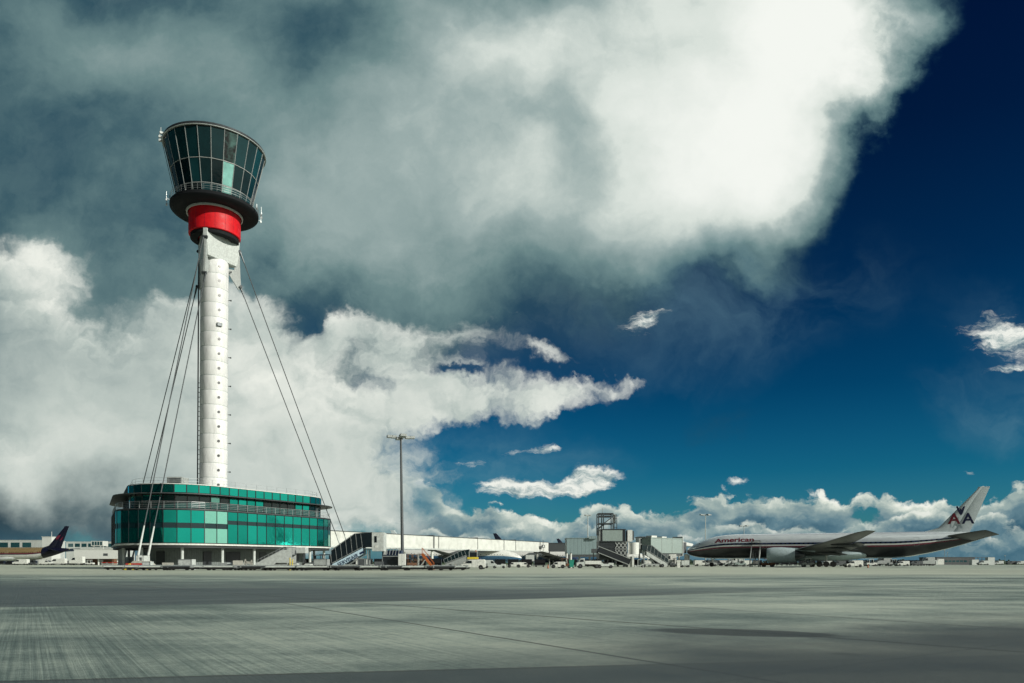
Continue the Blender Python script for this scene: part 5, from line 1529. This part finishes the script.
# ================================================================ right background
def ex(T, w, zb, zt, dp):
    roof_trim(T, w, zb, zt, dp, 'dgrey'); MB().box(-w + .2, -w + 3.4, -.05, .02, .1, zt - .6).build('roller_door', M['white'], T)
    strip_windows(T, w * .6, 1.2, 2.0, 6)
boxy('low_hangar', 'low grey far building below the silver airliner tailplane', 'building', 936.5, 975, 330, 557.6, None, 14, 'dgrey', ex)
boxy('white_shed', 'small pale shed at the left end of the low grey far building', 'building', 931, 938, 322, 560, None, 5, 'lgrey', lambda T, w, zb, zt, dp: (roof_trim(T, w, zb, zt, dp, 'dgrey'), MB().box(-.6, .6, -.05, .02, 0, 1.7).build('door', M['dgrey'], T)))
gf = thing('blast_fence', 'open steel frame fence right of the low grey far building', 'fence', (at(981, 325), 325, 0))
q = MB()
for k in range(6): q.bar((-3 + k * 1.7, 0, 0), (-3 + k * 1.7, 0, 3.4), .18, .18)
for z_ in (.8, 2.0, 3.3): q.bar((-3, 0, z_), (5.5, 0, z_), .14, .18)
q.build('frame', M['dgrey'], gf, fix=False)
for px, y, lb, kd in ((974, 318, 'small pale box hut at the right end of the low far building', 'c'), (990, 322, 'taller pale hut on the open steel fence at far right', 'c'), (998, 345, 'pale van right of the open steel fence', 'v'),
                      (983, 300, 'small pale van in front of the open steel fence', 'v'), (1020, 350, 'pale van at the far right edge before the trees', 'v'), (1011, 352, 'dark van between two pale ones at far right', 'v')):
    if kd == 'c': crate(lb, px, y, 3.0, 2.3 if px < 980 else 3.3, 2, 'lgrey', 'pale_hut', 'hut', 0, 0, False)
    else: van(lb, px, y, -1, 4.2, 1.8, 'dgrey' if px == 1011 else 'lgrey', name='far_van')

# tree line beyond the field
def tree_line():
    rng = random.Random(5)
    m = bpy.data.materials.new('foliage'); m.use_nodes = True
    nt = m.node_tree; g = G(nt); b = nt.nodes['Principled BSDF']
    tc = g.n('ShaderNodeTexCoord').outputs['Object']
    n_ = g.noise(tc, .35, 6, .7)
    nt.links.new(g.ramp(n_, [(.3, (.012, .030, .014)), (.55, (.035, .065, .025)), (.8, (.075, .11, .04))]), b.inputs['Base Color'])
    b.inputs['Roughness'].default_value = .9
    mb = MB()
    x = -820
    while x < 900:
        y = 900 + rng.uniform(-40, 60); r = rng.uniform(4, 9); h = rng.uniform(2.2, 5.5)
        for _ in range(26):
            a = rng.uniform(0, 2 * math.pi); rr = r * math.sqrt(rng.random()); zz = h * rng.uniform(.15, 1.0) * (1 - .35 * rr / r)
            s_ = rng.uniform(.5, 1.3)
            c = Vector((x + rr * math.cos(a), y + rr * math.sin(a), zz))
            u = Vector((rng.uniform(-1, 1), rng.uniform(-1, 1), rng.uniform(-1, 1))).normalized(); v = u.orthogonal().normalized(); w = u.cross(v)
            mb.raw([c + u * s_ * 1.3, c + v * s_, c + w * s_, c - u * s_, c - v * s_ * 1.2, c - w * s_], [(0, 1, 2), (0, 2, 4), (0, 4, 5), (0, 5, 1), (3, 2, 1), (3, 4, 2), (3, 5, 4), (3, 1, 5)])
        x += rng.uniform(5, 11)
    tag(mb.build('distant_wood', m, fix=False), 'low dark line of far trees along the horizon', 'wood', kind='stuff')
tree_line()

# covered carts added in long trains, coloured dark to imitate shaded clutter
def added_cart_proto():
    T = thing('added_baggage_cart', 'x', 'cart', (0, 0, 0))
    MB().box(-1.25, 1.25, -.75, .75, .35, .5).build('deck', M['dgrey'], T)
    c = MB()
    c.box(-1.25, -1.2, -.72, .72, .5, 1.75); c.box(1.2, 1.25, -.72, .72, .5, 1.75); c.box(-1.28, 1.28, -.78, .78, 1.75, 1.82); c.box(-1.2, 1.2, .66, .7, .5, 1.75)
    c.build('canopy', M['navy'], T)
    MB().box(-1.15, 1.15, -.74, -.70, .9, 1.7).build('added_cart_curtain', M['matt_black'], T)
    for x_ in (-.85, .85):
        for y_ in (-.6, .6): MB().tube((x_, y_ - .08, .18), (x_, y_ + .08, .18), .18, n=10).build('wheel', M['tyre'], T)
    MB().bar((-1.25, 0, .4), (-1.8, 0, .25), .06, .06).build('drawbar', M['steel'], T)
    return T
ORD = 'first second third fourth fifth sixth seventh eighth ninth tenth eleventh twelfth thirteenth fourteenth fifteenth sixteenth seventeenth eighteenth nineteenth twentieth'.split()
cp_ = added_cart_proto(); used = [False]
def train(px0, px1, y, label, group, gap=3.1):
    x = at(px0, y); x1 = at(px1, y); k_ = 0
    while x < x1:
        o = cp_ if not used[0] else copy_tree(cp_)
        used[0] = True
        k_ += 1; o['label'] = '%s cart from the left in the dark baggage train %s' % (ORD[k_ - 1], label); o['group'] = group
        o.location = (x, y + .25 * math.sin(x), 0); o.rotation_euler = (0, 0, .03 * math.sin(x * 2.3))
        x += gap
train(500, 552, 172, 'beneath the white walkway', 'baggage carts under the walkway')
train(405, 436, 150, 'behind the orange steps', 'baggage carts behind the orange steps')
train(572, 636, 185, 'beneath the gate building', 'baggage carts beneath the gate building')
train(646, 690, 200, 'behind the jet bridge legs', 'baggage carts behind the jet bridge')
train(700, 760, 240, 'beyond the silver nose', 'baggage carts beyond the forward silver fuselage')
train(775, 930, 250, 'beyond the silver wing', 'baggage carts beyond the silver wing')
train(2, 108, 330, 'beneath the gold airliner', 'baggage carts beneath the gold airliner', 3.6)
train(305, 400, 150, 'behind the canopied stairs', 'baggage carts behind the canopied stairs')

# loads standing on some of the dollies
def pallet_stack(label, px, y, n, z=.60, m='concrete'):
    T = thing('pallet_stack', label, 'pallets', (at(px, y), y, z), .05 * n)
    for k in range(n):
        q = MB(); z0 = k * .145
        for j in range(6): q.box(-.6, .6, -.5 + j * .175, -.5 + j * .175 + .12, z0 + .11, z0 + .14)
        for j in (-.45, 0, .45): q.box(-.6, .6, j - .04, j + .06, z0, z0 + .11)
        q.build('pallet', M[m], T, fix=False)
pallet_stack('low stack of tan pallets on the dolly right of the anchor block', 168, 99.2, 3)
pallet_stack('taller stack of tan pallets on a dolly under the glass building', 238, 100, 5)
pallet_stack('stack of dark pallets on the dolly in front of the dark equipment', 379, 97.2, 4, m='dgrey')
pallet_stack('brown pallets on the dolly right of the white cabinet', 412, 97.2, 3, m='brown')
crate('dented low cargo box on the dolly left of the canopied stairs', 322, 96, 1.7, .8, 1.5, 'grey', 'cargo_box', 'box', .68, 0, False)
crate('small pale box on the second dolly from the left', 148, 101, 1.1, .5, 1.0, 'lgrey', 'cargo_box', 'box', .68, 0, False)
crate('small dark box beneath the canopied stairs cabin', 362, 97, 1.0, .9, 1.0, 'dgrey', 'cargo_box', 'box', .68, 0, False)
def cone(label, px, y):
    T = thing('traffic_cone', label, 'cone', (at(px, y), y, 0))
    MB().box(-.2, .2, -.2, .2, 0, .04).build('base', M['black'], T); MB().lathe([(.15, .04), (.035, .72), (.001, .73)], 14).build('cone', M['orange'], T)
cone('orange cone just left of the white panel van', 455.5, 110)
cone('orange cone between the white panel van and the flatbed truck', 548, 128)
cone('orange cone at the tip of the silver airliner wing', 868, 144)
